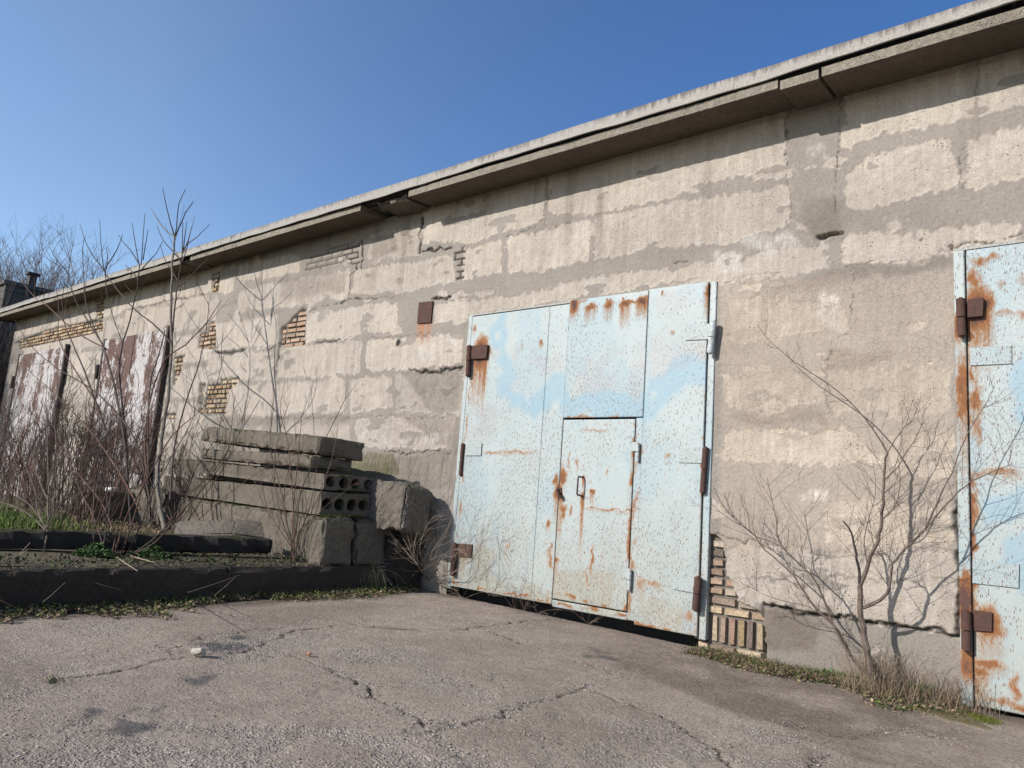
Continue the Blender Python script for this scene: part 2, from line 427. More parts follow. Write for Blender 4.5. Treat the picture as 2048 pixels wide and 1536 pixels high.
# generic courses on the far stretch
for k in range(7):
    z0 = .55+k*.61; x = WX0+(k % 2)*.9
    while x < -11.9:
        L = R.choice((1.2, 1.8, 2.3)); x1 = min(x+L, -11.8)
        if x1-x > .3: BLK.append(([(x+.05, z0+.05), (x1-.05, z0+.05), (x1-.05, z0+.55), (x+.05, z0+.55)], R.uniform(.95, 1.1)))
        x = x1
def _col(k, q): return k
RECESS = dict(
 p1=px(1405,1068,1432,1070,1446,1085,1448,1110,1452,1150,1468,1180,1475,1205,1522,1222,1527,1272,1530,1330,1390,1330),
 p2=px(605,617,611,622,609,690,560,693,562,655,572,652,590,632),
 p3=px(418,645,430,645,430,697,396,697,400,668,416,667),
 p4=px(445,760,478,758,470,772,458,776,452,800,450,828,412,831,405,825,412,800,414,772,440,768),
 p5=px(347,718,366,713,362,740,347,772), p6=px(35,683,110,655,205,640,205,662,40,699),
 p9=px(422,548,440,540,437,580,424,585),
 p11=px(1634,474,1650,468,1688,462,1688,467,1660,474,1636,479), p10=px(190,600,208,596,206,635,192,636),
 p12=px(333,828,351,827,350,837,333,838), p13=px(1630,10,1631,10,1631,11))
THIN2 = px(910,499,932,492,927,560,905,562)
THIN = px(612,520,625,512,660,498,725,480,722,540,712,540,700,526,650,538,612,545)
CR = [  # cracks: points, half width
 (px(1583,217,1573,255,1572,310,1577,370,1580,455), .009), (px(1678,195,1680,245,1684,262,1674,300,1670,380,1667,430), .009),
 (px(1100,375,1097,405,1088,430,1092,450), .010), (px(1090,432,1060,460,1010,476), .009), (px(1150,443,1125,452,1060,463), .007),
 (px(725,480,725,537), .014), (px(846,435,840,470,840,505,870,500,905,495), .016), (px(715,540,702,550,697,590), .014),
 (px(611,622,640,616,680,606,697,598,790,596), .011), (px(558,690,556,720,553,752), .014), (px(730,678,800,672,860,668), .009),
 (px(634,684,680,679), .02), (px(820,740,850,744,875,742,925,735), .020), (px(430,702,450,707,470,705,492,698), .032),
 (px(770,903,800,905,860,905,903,904), .012), (px(1706,537,1702,600,1704,650,1690,670,1660,685,1657,730,1655,800,1657,825), .006),
 (px(1525,1205,1545,1213,1560,1222,1630,1228,1700,1239,1800,1250,1850,1257,1910,1269), .020),
 (px(1912,1000,1916,1080,1919,1200,1916,1268), .020), (px(1405,1064,1425,1066,1440,1072,1480,1080,1515,1083), .010),
 (px(865,600,885,598,903,597), .018), (px(1350,526,1362,522,1375,522), .010), (px(245,622,330,604,410,588), .016),
 (px(335,830,352,827), .015), (px(60,690,150,652,205,636), .03), (px(30,686,70,672), .03), (px(348,715,368,712), .02),
 (px(1688,533,1760,522,1850,510,1905,504), .006), (px(1900,498,1960,487,2048,472), .012),
 (px(350,712,352,660), .02), (px(440,758,478,757), .02), (px(918,604,944,600), .004), (px(1448,565,1500,552,1560,545), .004),
 (px(555,765,625,758,640,760), .006), (px(408,765,407,770), .012), (px(140,755,135,850), .014), (px(240,650,300,640), .006),
 (px(700,836,760,833,830,836,905,832), .006), (px(430,838,560,838,700,833), .006), (px(1925,380,1918,340,1925,290), .008),
]
SLOT = px(398,768,410,766,404,826,396,823)
STAIN = [px(740,475,790,462,800,500,770,515,745,510), px(1520,1215,1620,1225,1640,1262,1625,1300,1520,1300), px(800,835,930,832,925,980,700,985,720,930,900,900),
 px(1640,540,1720,530,1800,530,1905,510,1905,535,1760,550,1660,570,1520,590), px(1650,700,1800,705,1750,735,1650,745), px(1450,825,1640,818,1660,845,1500,850),
 px(1600,400,1680,395,1690,480,1640,490,1600,440), px(560,560,690,545,690,585,560,600), px(800,745,925,740,920,825,860,828), px(430,835,700,830,700,850,430,850)]
WHITE = [px(715,855,760,855,770,880,900,860,900,885,820,895,760,893,715,885), px(1590,290,1650,285,1660,330,1600,360,1580,330), px(1480,470,1590,470,1600,500,1500,500),
 px(800,690,925,675,920,715,850,725,810,710), px(1640,585,1700,590,1690,660,1640,650), px(1420,500,1560,500,1560,540,1430,550), px(1590,985,1650,985,1650,1000,1590,1000), px(1700,990,1740,988,1740,1003,1700,1003)]
MAPC = [px(1660,545,1905,520,1905,720,1850,730,1690,735,1700,640), px(1450,560,1680,545,1680,620,1460,630), px(1470,800,1680,790,1690,850,1500,855)]
GREEN = [px(640,910,790,905,800,950,720,960,640,945)]

def wall_fields(X, Z):
    wx = X+(fbm(X*4, Z*4, 1)-.5)*.09+(fbm(X*16, Z*30, 2, 3)-.5)*.05
    wz = Z+(fbm(X*4, Z*4, 4)-.5)*.09+(fbm(X*26, Z*16, 5, 3)-.5)*.09
    sx = X+(fbm(X*25, Z*25, 8, 3)-.5)*.035; sz = Z+(fbm(X*25, Z*25, 9, 3)-.5)*.035
    blk = np.zeros(X.shape); tint = np.ones(X.shape)
    for poly, tn in BLK:
        a = np.array(poly); x0, x1 = a[:, 0].min()-.2, a[:, 0].max()+.2; z0, z1 = a[:, 1].min()-.2, a[:, 1].max()+.2
        sel = (X > x0) & (X < x1) & (Z > z0) & (Z < z1)
        m = inpoly(wx[sel], wz[sel], poly); b = blk[sel]; b[m] = 1; blk[sel] = b; t = tint[sel]; t[m] = tn; tint[sel] = t
    # worn through spots: mortar film missing or left over
    n = fbm(X*3, Z*6, 21, 5)
    blk = np.where((blk > .5) & (n > .72), 0, blk); blk = np.where((blk < .5) & (n < .27), 1, blk)
    mort = 1-blur(blk, 1)
    rec = np.zeros(X.shape)
    for p in RECESS.values(): rec[inpoly(sx, sz, p)] = 1
    rec[inpoly(sx, sz, SLOT)] = 1.2
    crk = np.zeros(X.shape); dep = np.zeros(X.shape)
    for pts, hw in CR:
        a = np.array(pts); sel = (X > a[:, 0].min()-.2) & (X < a[:, 0].max()+.2) & (Z > a[:, 1].min()-.2) & (Z < a[:, 1].max()+.2)
        if not sel.any(): continue
        jx = X[sel]+(fbm(X[sel]*14, Z[sel]*14, 31, 3)-.5)*.09; jz = Z[sel]+(fbm(X[sel]*14, Z[sel]*14, 33, 3)-.5)*.09
        d = segdist(jx, jz, pts); wv = (hw if hw > .0125 else hw*.62)*(.45+1.1*vn(X[sel]*9, Z[sel]*9, 40)); dep[sel] = np.maximum(dep[sel], np.clip(1.15-d/np.maximum(wv, .0035), 0, 1)*min(1, max(.15, (hw-.006)/.012)))
        crk[sel] = np.maximum(crk[sel], np.clip(1.15-d/np.maximum(wv, .0035), 0, 1)*np.clip(hw/.012, .62, 1))
    hole = np.hypot(X-px(797, 685)[0][0], Z-px(797, 685)[0][1]); crk = np.maximum(crk, (hole < .045)*1.)
    def soft(lst, s):
        r = np.zeros(X.shape)
        for p in lst: r[inpoly(wx, wz, p)] = 1
        return blur(r, s)
    f = dict(mort=mort, warm=mort*0, tint=blur(tint, 3)*(1+(fbm(X*1.7, Z*1.7, 50)-.5)*.25), crk=crk, stain=np.clip(soft(STAIN, 9)*.5+soft([px(1522,1212,1600,1222,1640,1255,1630,1310,1515,1310)], 8)*.45+sm(.62, .8, fbm(X*1.2, Z*2.2, 61, 5))*.25, 0, 1),
             white=soft(WHITE, 6)*sm(.45, .6, fbm(X*6, Z*4, 71)), mapc=soft(MAPC, 8), green=soft(GREEN, 8))
    f['stain'] = np.maximum(f['stain'], .55*sm(.52, .75, .6*vn(X*5, Z*.5, 64)+.4*vn(X*17, Z*.8, 65))*sm(3.4, 4.5, Z+.5*(vn(X*3, Z*0, 66)-.5)))
    f['stain'] = np.maximum(f['stain'], (.14*sm(.66, .82, .55*vn(X*7, Z*.7, 68)+.45*vn(X*24, Z*1., 69))))
    # damp foot of the wall, dust splash
    f['stain'] = np.maximum(f['stain'], .35*sm(.5, .0, Z+.25*(fbm(X*2, Z, 77)-.5)))
    x0 = px(850, 645)[0]; d = np.clip((x0[1]-Z)/.35, 0, 1); wv = np.exp(-((X-x0[0])/.13)**2)*(vn(X*28, Z*1.5, 8) > .42)
    f['rust'] = np.where(Z < x0[1]+.02, wv*(1-d), 0)*.8
    h = -.009*mort*(.4+.6*vn(X*2, Z*2, 90)) + .010*(fbm(X*4, Z*4, 91)-.5) + .010*(fbm(X*18, Z*18, 93)-.5)*blk
    lip = blur(mort, 4)-mort; h = h-.007*np.clip(-lip, 0, 1)
    sm_ = blur(inpoly(wx, wz, px(1440,560,1905,545,1905,1100,1440,1100))*1., 10)
    f['tint'] = f['tint']*(1+.22*np.clip(lip, 0, 1)-.16*np.clip(-lip, 0, 1))*(1+.22*sm_*mort); f['warm'] = np.clip(.05+.8*sm_, 0, 1)  # block rims tinted lighter, mortar darker: painted thin light and shadow edges
    h = h+.055*blur(rec, 1)+.032*dep
    # thin render over bricks
    inT = inpoly(sx, sz, THIN)|inpoly(sx, sz, THIN2)
    row = np.floor(Z/.082); u = (X+.13*(row % 2))/.24; e = np.minimum(np.abs(u-np.round(u))*.24, np.abs(Z/.082-np.round(Z/.082))*.082)
    j = inT & (e < .012) & (vn(X*6, Z*9, 95) > .25)
    h = h+np.where(inT, np.where(j, .018, -.004), 0); f['crk'] = np.maximum(f['crk'], j*.75)
    # upper course slightly proud over the long open joint by the second gate
    pl = np.array(px(1525,1205,1700,1239,1910,1269)); zz = np.interp(X, pl[:, 0], pl[:, 1])
    inb = (X > pl[0, 0]) & (X < -.95)
    h = h+np.where(inb & (Z < zz), .030, 0)
    f['rec'] = rec
    f['crk'] = np.maximum(f['crk'], np.clip(blur(rec, 1), 0, 1)*.45)
    return f, h
def span(a, b, st): return np.linspace(a, b, max(2, int(round((b-a)/st))+1))
def wall_piece(name, x0, x1, st, z0=-.25):
    xs = span(x0, x1, st); zs = span(z0, WTOP+.02, st)
    X, Z = np.meshgrid(xs, zs); f, h = wall_fields(X, Z); f.pop('rec')
    def keep(cx, cz):
        k = np.ones(cx.shape, bool)
        for a, b, t in OPEN: k &= ~((cx > a) & (cx < b) & (cz < t))
        return k
    return gridmesh(name, xs, zs, lambda a, b: (X, h, Z), MW, bld, keep, f)
wall_piece('wall', -8.5, .35, .01)
wall_piece('wall', WX0, -8.5, .022)
wall_piece('wall', .35, WX1, .05)
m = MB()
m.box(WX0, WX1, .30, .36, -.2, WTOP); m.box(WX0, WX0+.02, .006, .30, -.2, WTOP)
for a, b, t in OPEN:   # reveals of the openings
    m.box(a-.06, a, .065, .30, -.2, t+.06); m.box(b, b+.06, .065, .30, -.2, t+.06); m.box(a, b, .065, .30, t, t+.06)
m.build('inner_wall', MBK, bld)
m = MB(); m.box(WX0, WX1, .0, 9, WTOP+.02, WTOP+.05); m.box(WX0-.0, WX0+.04, .36, 9, -.2, WTOP); m.box(WX0, WX1, 8.9, 9, -.2, WTOP)
m.build('rear_wall', MBK, bld)

# bricks laid open where the render has fallen off
def bricks(poly, course, blen, name, cols, soldier=None, depth=.012, base=None):
    a = np.array(poly); z = a[:, 1].min()-.02; k = 0; mb = MB(); z = math.floor(z/course)*course if base is None else base
    while z < a[:, 1].max():
        ch = course; L = blen
        if soldier and soldier <= k < soldier+1: ch = blen; L = course*1.0
        x = a[:, 0].min()-blen*(.5 if k % 2 else 1)
        while x < a[:, 0].max():
            l = L*(R.choice((1, 1, .5)) if L == blen else 1); l2 = l-.013
            cx, cz = x+l/2, z+ch/2
            pts = np.array([(cx, cz), (cx-l*.25, cz), (cx+l*.25, cz)])
            if inpoly(pts[:, 0], pts[:, 1], poly).any():
                y = depth+R.uniform(0, .022); c = R.choice(cols); s = R.uniform(.75, 1.15); c = tuple(q*s for q in c)
                x0, x1, z0, z1 = x+.004, x+l2, z+.006, z+ch-.009; e = .009; j = lambda q=.004: R.uniform(-q, q)
                mb.quad8([(x0+e+j(), y, z0+e+j()), (x1-e+j(), y, z0+e+j()), (x1+.002, .075, z0), (x0, .075, z0),
                          (x0+e+j(), y+j(.004), z1-e+j()), (x1-e+j(), y+j(.004), z1-e+j()), (x1, .075, z1), (x0, .075, z1)], c)
            x += l
        z += ch; k += 1
    if mb.V: return mb.build(name, MBR, bld)
t = NT('old_brick', .95); c = t.acol('Col'); c = t.gain(c, t.rng(t.noise(25, 4, .7), .3, .7, .7, 1.25)); c = t.gain(c, t.rng(t.noise(90, 2), .3, .7, .8, 1.2))
t.bump(t.noise(60, 4, .7), .01, 1); MBR = t.out(c)
cream = [(.36, .27, .17), (.33, .25, .155), (.29, .19, .12), (.37, .30, .21), (.25, .18, .12)]
grey = [(.27, .195, .145), (.21, .155, .12), (.30, .215, .15), (.165, .128, .105), (.34, .275, .215), (.30, .215, .12), (.26, .17, .125), (.40, .32, .22), (.38, .29, .19)]
salm = [(.34, .235, .165), (.31, .21, .14), (.35, .26, .185)]
for k, cs in dict(p1=grey, p2=salm, p3=salm, p4=cream, p5=cream, p6=cream, p9=grey, p11=cream, p10=cream, p12=cream).items():
    b = bricks(RECESS[k], .079, .25 if k != 'p1' else .235, 'exposed_brickwork', cs, soldier=3 if k == 'p1' else None, base=-.21 if k == 'p1' else None)

# ---- eave slabs, roof flashing
def eave(name, x0, x1, zb=4.685, yf=-.45, dz=0, mat=MCF):
    n = max(3, int((x1-x0)/.04)); xs = np.linspace(x0, x1, n); V = []; ring = 8
    for x in xs:
        n1 = float(vn(x*14, 3.3, 5)); n2 = float(vn(x*40, 8.1, 7)); top = zb+.084+dz; ch = .010*max(0, n2-.5)
        V += [(x, yf+.006*n1+ch, zb+dz+.004*n1), (x, yf+.004*n2, top-.004*n2), (x, .45, top+.02), (x, .45, zb+dz+.03), (x, .0, zb+dz+.03), (x, -.02, zb+dz+.03), (x, yf+.06, zb+dz+.0025*n1), (x, yf+.02+ch, zb+dz-.002)]
    Fq = []
    for i in range(n-1):
        for k in range(ring): Fq.append((i*ring+k, (i+1)*ring+k, (i+1)*ring+(k+1) % ring, i*ring+(k+1) % ring))
    Fq += [tuple(range(ring)), tuple((n-1)*ring+k for k in reversed(range(ring)))]
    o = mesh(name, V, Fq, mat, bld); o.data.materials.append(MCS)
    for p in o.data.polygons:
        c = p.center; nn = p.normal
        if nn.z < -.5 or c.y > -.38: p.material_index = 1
    return o
def ex(a, b): return onY(a, b, -.45)[0]
xj = [-22.6, -18.2, -14.4, ex(368, 520), ex(770, 410), ex(1558, 178), 3.3]
eave('eave_slab', xj[0], xj[1]-.02); eave('eave_slab', xj[1]+.02, xj[2]-.02, dz=.004); eave('eave_slab', xj[2]+.02, xj[3]-.15)
eave('eave_slab', xj[3]+.22, ex(720, 440)-.02, dz=.006)
eave('eave_slab', ex(815, 405), xj[5]-.012, dz=.0)
eave('eave_slab', xj[5]+.012, ex(1640, 155)-.010, dz=-.03, yf=-.462)
eave('eave_slab', ex(1640, 155)+.012, xj[6], dz=-.012)
E1 = [('broken_eave_filler', ex(745, 422), ex(808, 408), -.40), ('broken_eave_filler', xj[3]-.13, xj[3]+.2, -.41)]
for i, (nm, a, b, y) in enumerate(E1):
    rough_box(nm, (a, y, 4.69), (b-a, 0, 0), (0, .42, 0), (0, 0, .10), .03, .02, .06, MCP, 4+i, bld)
m = MB(); m.box(WX0-.4, WX1+.1, -.36, 8.9, 4.79, 4.825); m.build('roof', MRF, bld)
m = MB(); m.box(WX0-.4, WX1+.1, -.33, -.30, 4.757, 4.789); m.build('roof_edge_shade_strip', MBK, bld)  # near-black strip painting shade into the gap under the flashing
t = NT('galvanised_flashing', .7); t.b.inputs['Specular IOR Level'].default_value = .4
s1 = t.noise(1, 5, .7, t.map((26, 1, 2))); z = t.n('ShaderNodeSeparateXYZ'); t.put(z.inputs[0], t.pos)
c = t.mix(t.rng(t.noise(60, 4, .75), .35, .65), (.31, .285, .25), (.20, .185, .165))
dk = t.mul(t.rng(t.add(t.mul(s1, 1.), t.rng(z.outputs[2], 4.80, 4.905, -.12, .26)), .52, .72), t.rng(t.noise(.6, 3), .35, .6, .2, 1))
c = t.mix(dk, c, (.085, .068, .062)); t.bump(t.noise(50, 3), .006, .8); MFL = t.out(c)
# flashing sheets, each lapped over the next
x = WX0-.45; i = 0
sheets = []
while x < WX1:
    L = 2.0; x2 = min(x+L, WX1+.1); mb = MB(); n = 14; V = []
    yo = -.485-(i % 2)*.004
    for k in range(n+1):
        q = x+(x2+.03-x)*k/n; wv = .006*math.sin(q*1.7)+.004*math.sin(q*5.1+1); zb = 4.783+.007*math.sin(q*1.3+2)+.003*math.sin(q*9)
        V += [(q, yo+wv+.012, zb-.004), (q, yo+wv, zb), (q, yo+wv*.6, 4.893+.004*math.sin(q*1.3)), (q, yo+.02, 4.901), (q, -.1, 4.90), (q, -.1, 4.896), (q, yo+.022, 4.903), (q, yo+.012, zb)]
    Fq = []
    for k in range(n):
        for j in range(8): Fq.append((k*8+j, (k+1)*8+j, (k+1)*8+(j+1) % 8, k*8+(j+1) % 8))
    Fq += [tuple(range(8)), tuple(n*8+k for k in reversed(range(8)))]
    fl = mesh('roof_flashing', V, Fq, MFL, bld)
    x = x2; i += 1

# rusty plate on the wall
a = XZ([(838, 605), (866, 602), (862, 645), (835, 647)], -.02); mb = MB()
mb.quad8([(a[3][0], -.03, a[3][1]), (a[2][0], -.028, a[2][1]), (a[2][0], -.006, a[2][1]), (a[3][0], -.006, a[3][1]), (a[0][0], -.024, a[0][1]), (a[1][0], -.026, a[1][1]), (a[1][0], -.004, a[1][1]), (a[0][0], -.004, a[0][1])])
mb.build('rusty_wall_plate', MR, bld)

# ================================================================== GATES (parts of the building)
SP = lambda lst, X, Z, wob=.02: [None for _ in lst]
def leaf_attrs(X, Z, spots, blues, dirts, pinks, spk, Y=-.03, seed=0, edge_rust=()):
    """spots: (px,py, rx, rz, drip length, strength)"""
    jx = X+(fbm(X*16, Z*16, 3+seed, 3)-.5)*.07; jz = Z+(fbm(X*16, Z*16, 6+seed, 3)-.5)*.07
    ru = np.zeros(X.shape)
    for (a, b, rx, rz, L, s) in spots:
        if seed == 7: rx *= .72; rz *= .78; s *= .9
        q = onY(a, b, Y); dx = (jx-q[0])/rx; dz = (jz-q[2])/rz
        ru = np.maximum(ru, s*np.clip(1.3-np.hypot(dx, dz)*.9, 0, 1))
        if L > 0:
            below = np.clip((q[2]-Z)/L, 0, 1); st = .6*vn(X*38+seed*5, Z*1.2, 12+seed)+.4*vn(X*95+seed*5, Z*1.5, 14+seed)
            stv = np.where((Z < q[2]) & (below < 1), (1-below)**.8*np.clip(1.9-np.abs(X-q[0])/(rx*.75), 0, 1)*(.32+.85*st), 0)
            ru = np.maximum(ru, s*.8*stv)
    for (pts, hw, s) in edge_rust:
        d = segdist(jx, jz, XZ(pts, Y)); ru = np.maximum(ru, s*np.clip(1-d/hw, 0, 1)*sm(.3, .65, vn(X*14, Z*9, 15+seed)))
    wx = X+(fbm(X*5, Z*5, 23+seed)-.5)*.30; wz = Z+(fbm(X*5, Z*5, 27+seed)-.5)*.30
    def soft(lst, n):
        r = np.zeros(X.shape)
        for p in lst: r[inpoly(wx, wz, XZ(p, Y))] = 1
        return blur(r, n)
    bl = np.clip(soft(blues, 11)*.9+.35*sm(.5, .62, fbm(X*2, Z*1.2, 44+seed)), 0, 1)
    return dict(rust=ru, blue=bl, dirt=np.clip(soft(dirts, 30)*sm(.2, .75, fbm(X*7, Z*3, 57+seed))+.42*sm(1.5, .1, Z)*(.5+fbm(X*3, Z*1.5, 59)), 0, 1), pink=soft(pinks, 16)*sm(.35, .6, fbm(X*3, Z*3, 51+seed)),
                spk=np.clip(spk(X, Z)*np.clip(3.4*fbm(X*2.6, Z*2., 60+seed, 5)-.85, .06, 2)*(1-.85*bl*(bl > .6))+.9*sm(.02, .0, np.minimum(X-X.min(), X.max()-X)-.0)*.6+.35*sm(.35, 0, Z-Z.min())*(X*0+1), 0, .95))
def sheet(name, x0, x1, z0, z1, Y, parent, attrs, th=.02, slant=0, bend=.004, mat=MG, res=.01):
    xs = span(x0, x1, res); zs = span(z0, z1, res); X, Z = np.meshgrid(xs, zs)
    Zs = Z+slant*(X-x0)*np.clip(1-(Z-z0)/.4, 0, 1)
    Yg = Y+bend*(fbm(X*1.5, Z*1.2, 7)-.5)*2
    nx, nz = len(xs), len(zs); at = attrs(X, Zs)
    V = np.stack([X.ravel(), Yg.ravel(), Zs.ravel()], 1); n0 = nx*nz
    idx = np.arange(n0).reshape(nz, nx); Fq = np.stack([idx[:-1, :-1], idx[:-1, 1:], idx[1:, 1:], idx[1:, :-1]], -1).reshape(-1, 4)
    ring = np.concatenate([idx[0, :], idx[1:, -1], idx[-1, -2::-1], idx[-2:0:-1, 0]])
    Vb = V[ring].copy(); Vb[:, 1] += th; k = len(ring); nxt = np.roll(np.arange(k), -1)
    side = np.stack([ring, n0+np.arange(k), n0+nxt, ring[nxt]], 1)
    atf = {a: np.concatenate([v.ravel(), v.ravel()[ring]]) for a, v in at.items()}
    return mesh(name, np.concatenate([V, Vb]), np.concatenate([Fq, side]), mat, parent, atf)
def P2(a, b, Y=-.04): q = onY(a, b, Y); return q[0], q[2]
def hinge(parent, top, bot, r, mat, Y=-.065, plate=None, pmat=None, split=.5, pth=.012):
    x0, z0 = P2(*top, Y); x1, z1 = P2(*bot, Y); mb = MB(); zm = z0+(z1-z0)*split
    xm = x0+(x1-x0)*split
    mb.tube([(x0, Y, z0), (xm, Y, zm+.004)], r, 14); mb.tube([(xm, Y, zm-.004), (x1, Y, z1)], r*.97, 14); mb.tube([(x0, Y, z0+.01), (x1, Y, z1-.012)], r*.5, 8)
    h = mb.build('hinge', mat, parent)
    if plate:
        p = [P2(*q, -.045) for q in plate]; mb = MB(); ya, yb = -.034-pth, -.034
        mb.quad8([(p[3][0], ya, p[3][1]), (p[2][0], ya, p[2][1]), (p[2][0], yb, p[2][1]), (p[3][0], yb, p[3][1]), (p[0][0], ya, p[0][1]), (p[1][0], ya, p[1][1]), (p[1][0], yb, p[1][1]), (p[0][0], yb, p[0][1])])
        if pmat is MG:
            o = mb.build('hinge_plate', MG, parent)
            for k, v in dict(rust=.03, blue=.1, dirt=.15, pink=0, spk=.4).items():
                at = o.data.attributes.new(k, 'FLOAT', 'POINT'); at.data.foreach_set('value', [v]*len(o.data.vertices))
        else: mb.build('hinge_plate', pmat or mat, parent)
    return h
def plain(o, **kw):
    d = dict(rust=.05, blue=.1, dirt=.2, pink=0, spk=.35); d.update(kw)
    for k, v in d.items():
        at = o.data.attributes.new(k, 'FLOAT', 'POINT'); at.data.foreach_set('value', [v]*len(o.data.vertices))
    return o
def part_empty(name, loc, label=None):
    o = bpy.data.objects.new(name, None); link(o); o.location = Vector(loc)-bld.location; o.parent = bld
    if label: o['label'] = label
    return o
_adopt0 = adopt
def adopt(o, parent):
    if parent.parent is not None:
        o.parent = parent; o.matrix_parent_inverse = Matrix.Translation(parent.location+parent.parent.location).inverted(); return o
    return _adopt0(o, parent)

# ---- first gate
g1 = part_empty('garage_gate', (-4.4, 0, 0), 'pale blue double gate with a small wicket door and rusty hinges')
spk1 = lambda X, Z: .28+.62*sm(2.3, .4, Z)
sp_l = [(962, 708, .12, .20, .8, 1.25), (950, 655, .04, .05, .2, .6), (1082, 685, .03, .03, .1, .8), (928, 700, .05, .1, .3, .5), (1045, 690, .02, .08, .1, .35),
        (1096, 1048, .03, .04, .12, .8), (925, 1100, .07, .08, .3, .75), (1030, 905, .32, .025, .08, .48), (1015, 1090, .05, .05, .4, .42), (1117, 985, .05, .09, .5, 1.0), (1112, 960, .04, .08, .1, .8),
        (985, 905, .15, .02, .06, .5), (1100, 1100, .04, .05, .4, .55), (935, 900, .03, .03, .3, .4)]
blu = [[(985,632),(1010,628),(1000,690),(1020,730),(1033,790),(1060,800),(1100,752),(1120,752),(1133,775),(1133,808),(1080,830),(1030,825),(1000,790),(998,740),(985,690)],
       [(1133,798),(1295,792),(1292,832),(1131,834)], [(1297,750),(1340,728),(1415,725),(1413,770),(1340,780),(1297,832)]]
drt = [[(905,1100),(960,1090),(1000,1130),(1000,1190),(900,1190)], [(1110,1140),(1255,1170),(1250,1225),(1105,1210)], [(1000,1165),(1110,1185),(1105,1215),(990,1200)], [(1260,1190),(1395,1215),(1392,1270),(1255,1250)]]
pnk = [[(1180,700),(1290,680),(1290,800),(1140,800)], [(1305,590),(1415,580),(1415,735),(1300,750)], [(960,650),(985,650),(985,720),(950,720)], [(1060,870),(1120,870),(1120,930),(1060,920)], [(970,810),(1000,830),(990,880),(940,870)], [(1020,700),(1110,700),(1120,740),(1030,780)]]
XL0, XM, XR1 = -5.845, -4.455, -2.905
def A1(seed, spots, edges=()): return lambda X, Z: leaf_attrs(X, Z, spots, blu, drt, pnk, spk1, seed=seed, edge_rust=edges)
xs1 = onY(1088, 800, -.03)[0]
sheet('gate_leaf', XL0, xs1-.0008, .105, 3.175, -.030, g1, A1(1, sp_l, [([(942, 750), (908, 1165)], .03, .6), ([(905, 1168), (1060, 1195)], .025, .7)]))
sheet('gate_leaf', xs1+.0008, XM-.002, .105, 3.175, -.029, g1, A1(1, sp_l, [([(1105, 1000), (1098, 1200)], .035, .7), ([(1060, 1195), (1110, 1210)], .025, .7)]))
sp_u = [(1150, 608, .06, .13, .25, 1.1), (1183, 615, .08, .05, .22, .85), (1217, 609, .06, .045, .25, .9), (1215, 600, .02, .02, 0, .8), (1252, 609, .06, .05, .3, .95), (1248, 597, .025, .02, 0, .9), (1284, 603, .07, .06, .22, 1.1), (1266, 605, .08, .02, 0, .7), (1165, 600, .1, .02, 0, .5)]
sheet('upper_panel', XM+.002, -3.525, 1.965, 3.205, -.037, g1, A1(2, sp_u, [([(1130, 835), (1290, 838)], .03, .6)]), th=.012)
sp_r = [(1418, 582, .05, .10, .35, 1.1), (1326, 587, .02, .02, .04, .8), (1410, 940, .035, .24, .5, 1.1), (1335, 910, .03, .04, .12, .55), (1283, 900, .02, .05, .05, .5), (1370, 1165, .1, .03, .12, .5), (1280, 1165, .05, .07, .35, .5), (1300, 1165, .14, .02, .1, .5), (1378, 1230, .05, .04, .12, .5), (1345, 665, .03, .03, .05, .45), (1395, 1165, .03, .1, .2, .7)]
xw = -3.605
sheet('gate_leaf', -3.522, XR1, .062, 3.215, -.030, g1, A1(3, sp_r, [([(1415, 780), (1392, 1260)], .03, .45), ([(1260, 1245), (1390, 1270)], .03, .8), ([(1278, 840), (1255, 1220)], .03, .4)]), slant=.0)
sheet('gate_leaf', xw+.006, -3.523, .09, 1.957, -.024, g1, A1(3, sp_r, [([(1278, 840), (1255, 1220)], .06, .6)]))
sp_w = [(1168, 957, .022, .03, .14, 1.), (1166, 993, .025, .04, .75, 1.05), (1185, 980, .03, .03, .22, .85), (1118, 990, .06, .08, .6, 1.1), (1125, 955, .05, .12, .1, .85), (1142, 1020, .02, .05, .1, .7), (1127, 1025, .03, .08, .2, .75), (1190, 860, .2, .012, .05, .5), (1185, 1120, .018, .16, .15, .75), (1175, 1150, .012, .1, .1, .6),
        (1215, 1019, .3, .012, .05, .6), (1268, 905, .03, .06, .7, .7), (1260, 1150, .035, .06, .35, .75), (1213, 945, .015, .04, .1, .5), (1140, 920, .012, .15, .1, .5), (1155, 925, .02, .1, .1, .45), (1110, 1120, .04, .08, .35, .8), (1265, 1020, .03, .08, .4, .6)]
sheet('wicket_door', XM+.012, xw, .165, 1.945, -.034, g1, A1(4, sp_w, [([(1272, 850), (1252, 1220)], .045, .8), ([(1112, 1000), (1105, 1200)], .03, .6), ([(1120, 1190), (1250, 1222)], .03, .8), ([(1180, 1015), (1268, 1022)], .015, .9)]), th=.014)
sheet('door_sill_strip', XM+.002, xw+.004, .085, .150, -.022, g1, A1(5, [], [([(1115, 1205), (1250, 1232)], .03, .8)]))
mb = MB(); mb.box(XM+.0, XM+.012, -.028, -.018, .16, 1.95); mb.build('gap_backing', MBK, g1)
mb = MB(); mb.box(xw, xw+.006, -.026, -.016, .16, 1.95); mb.build('gap_backing', MBK, g1)
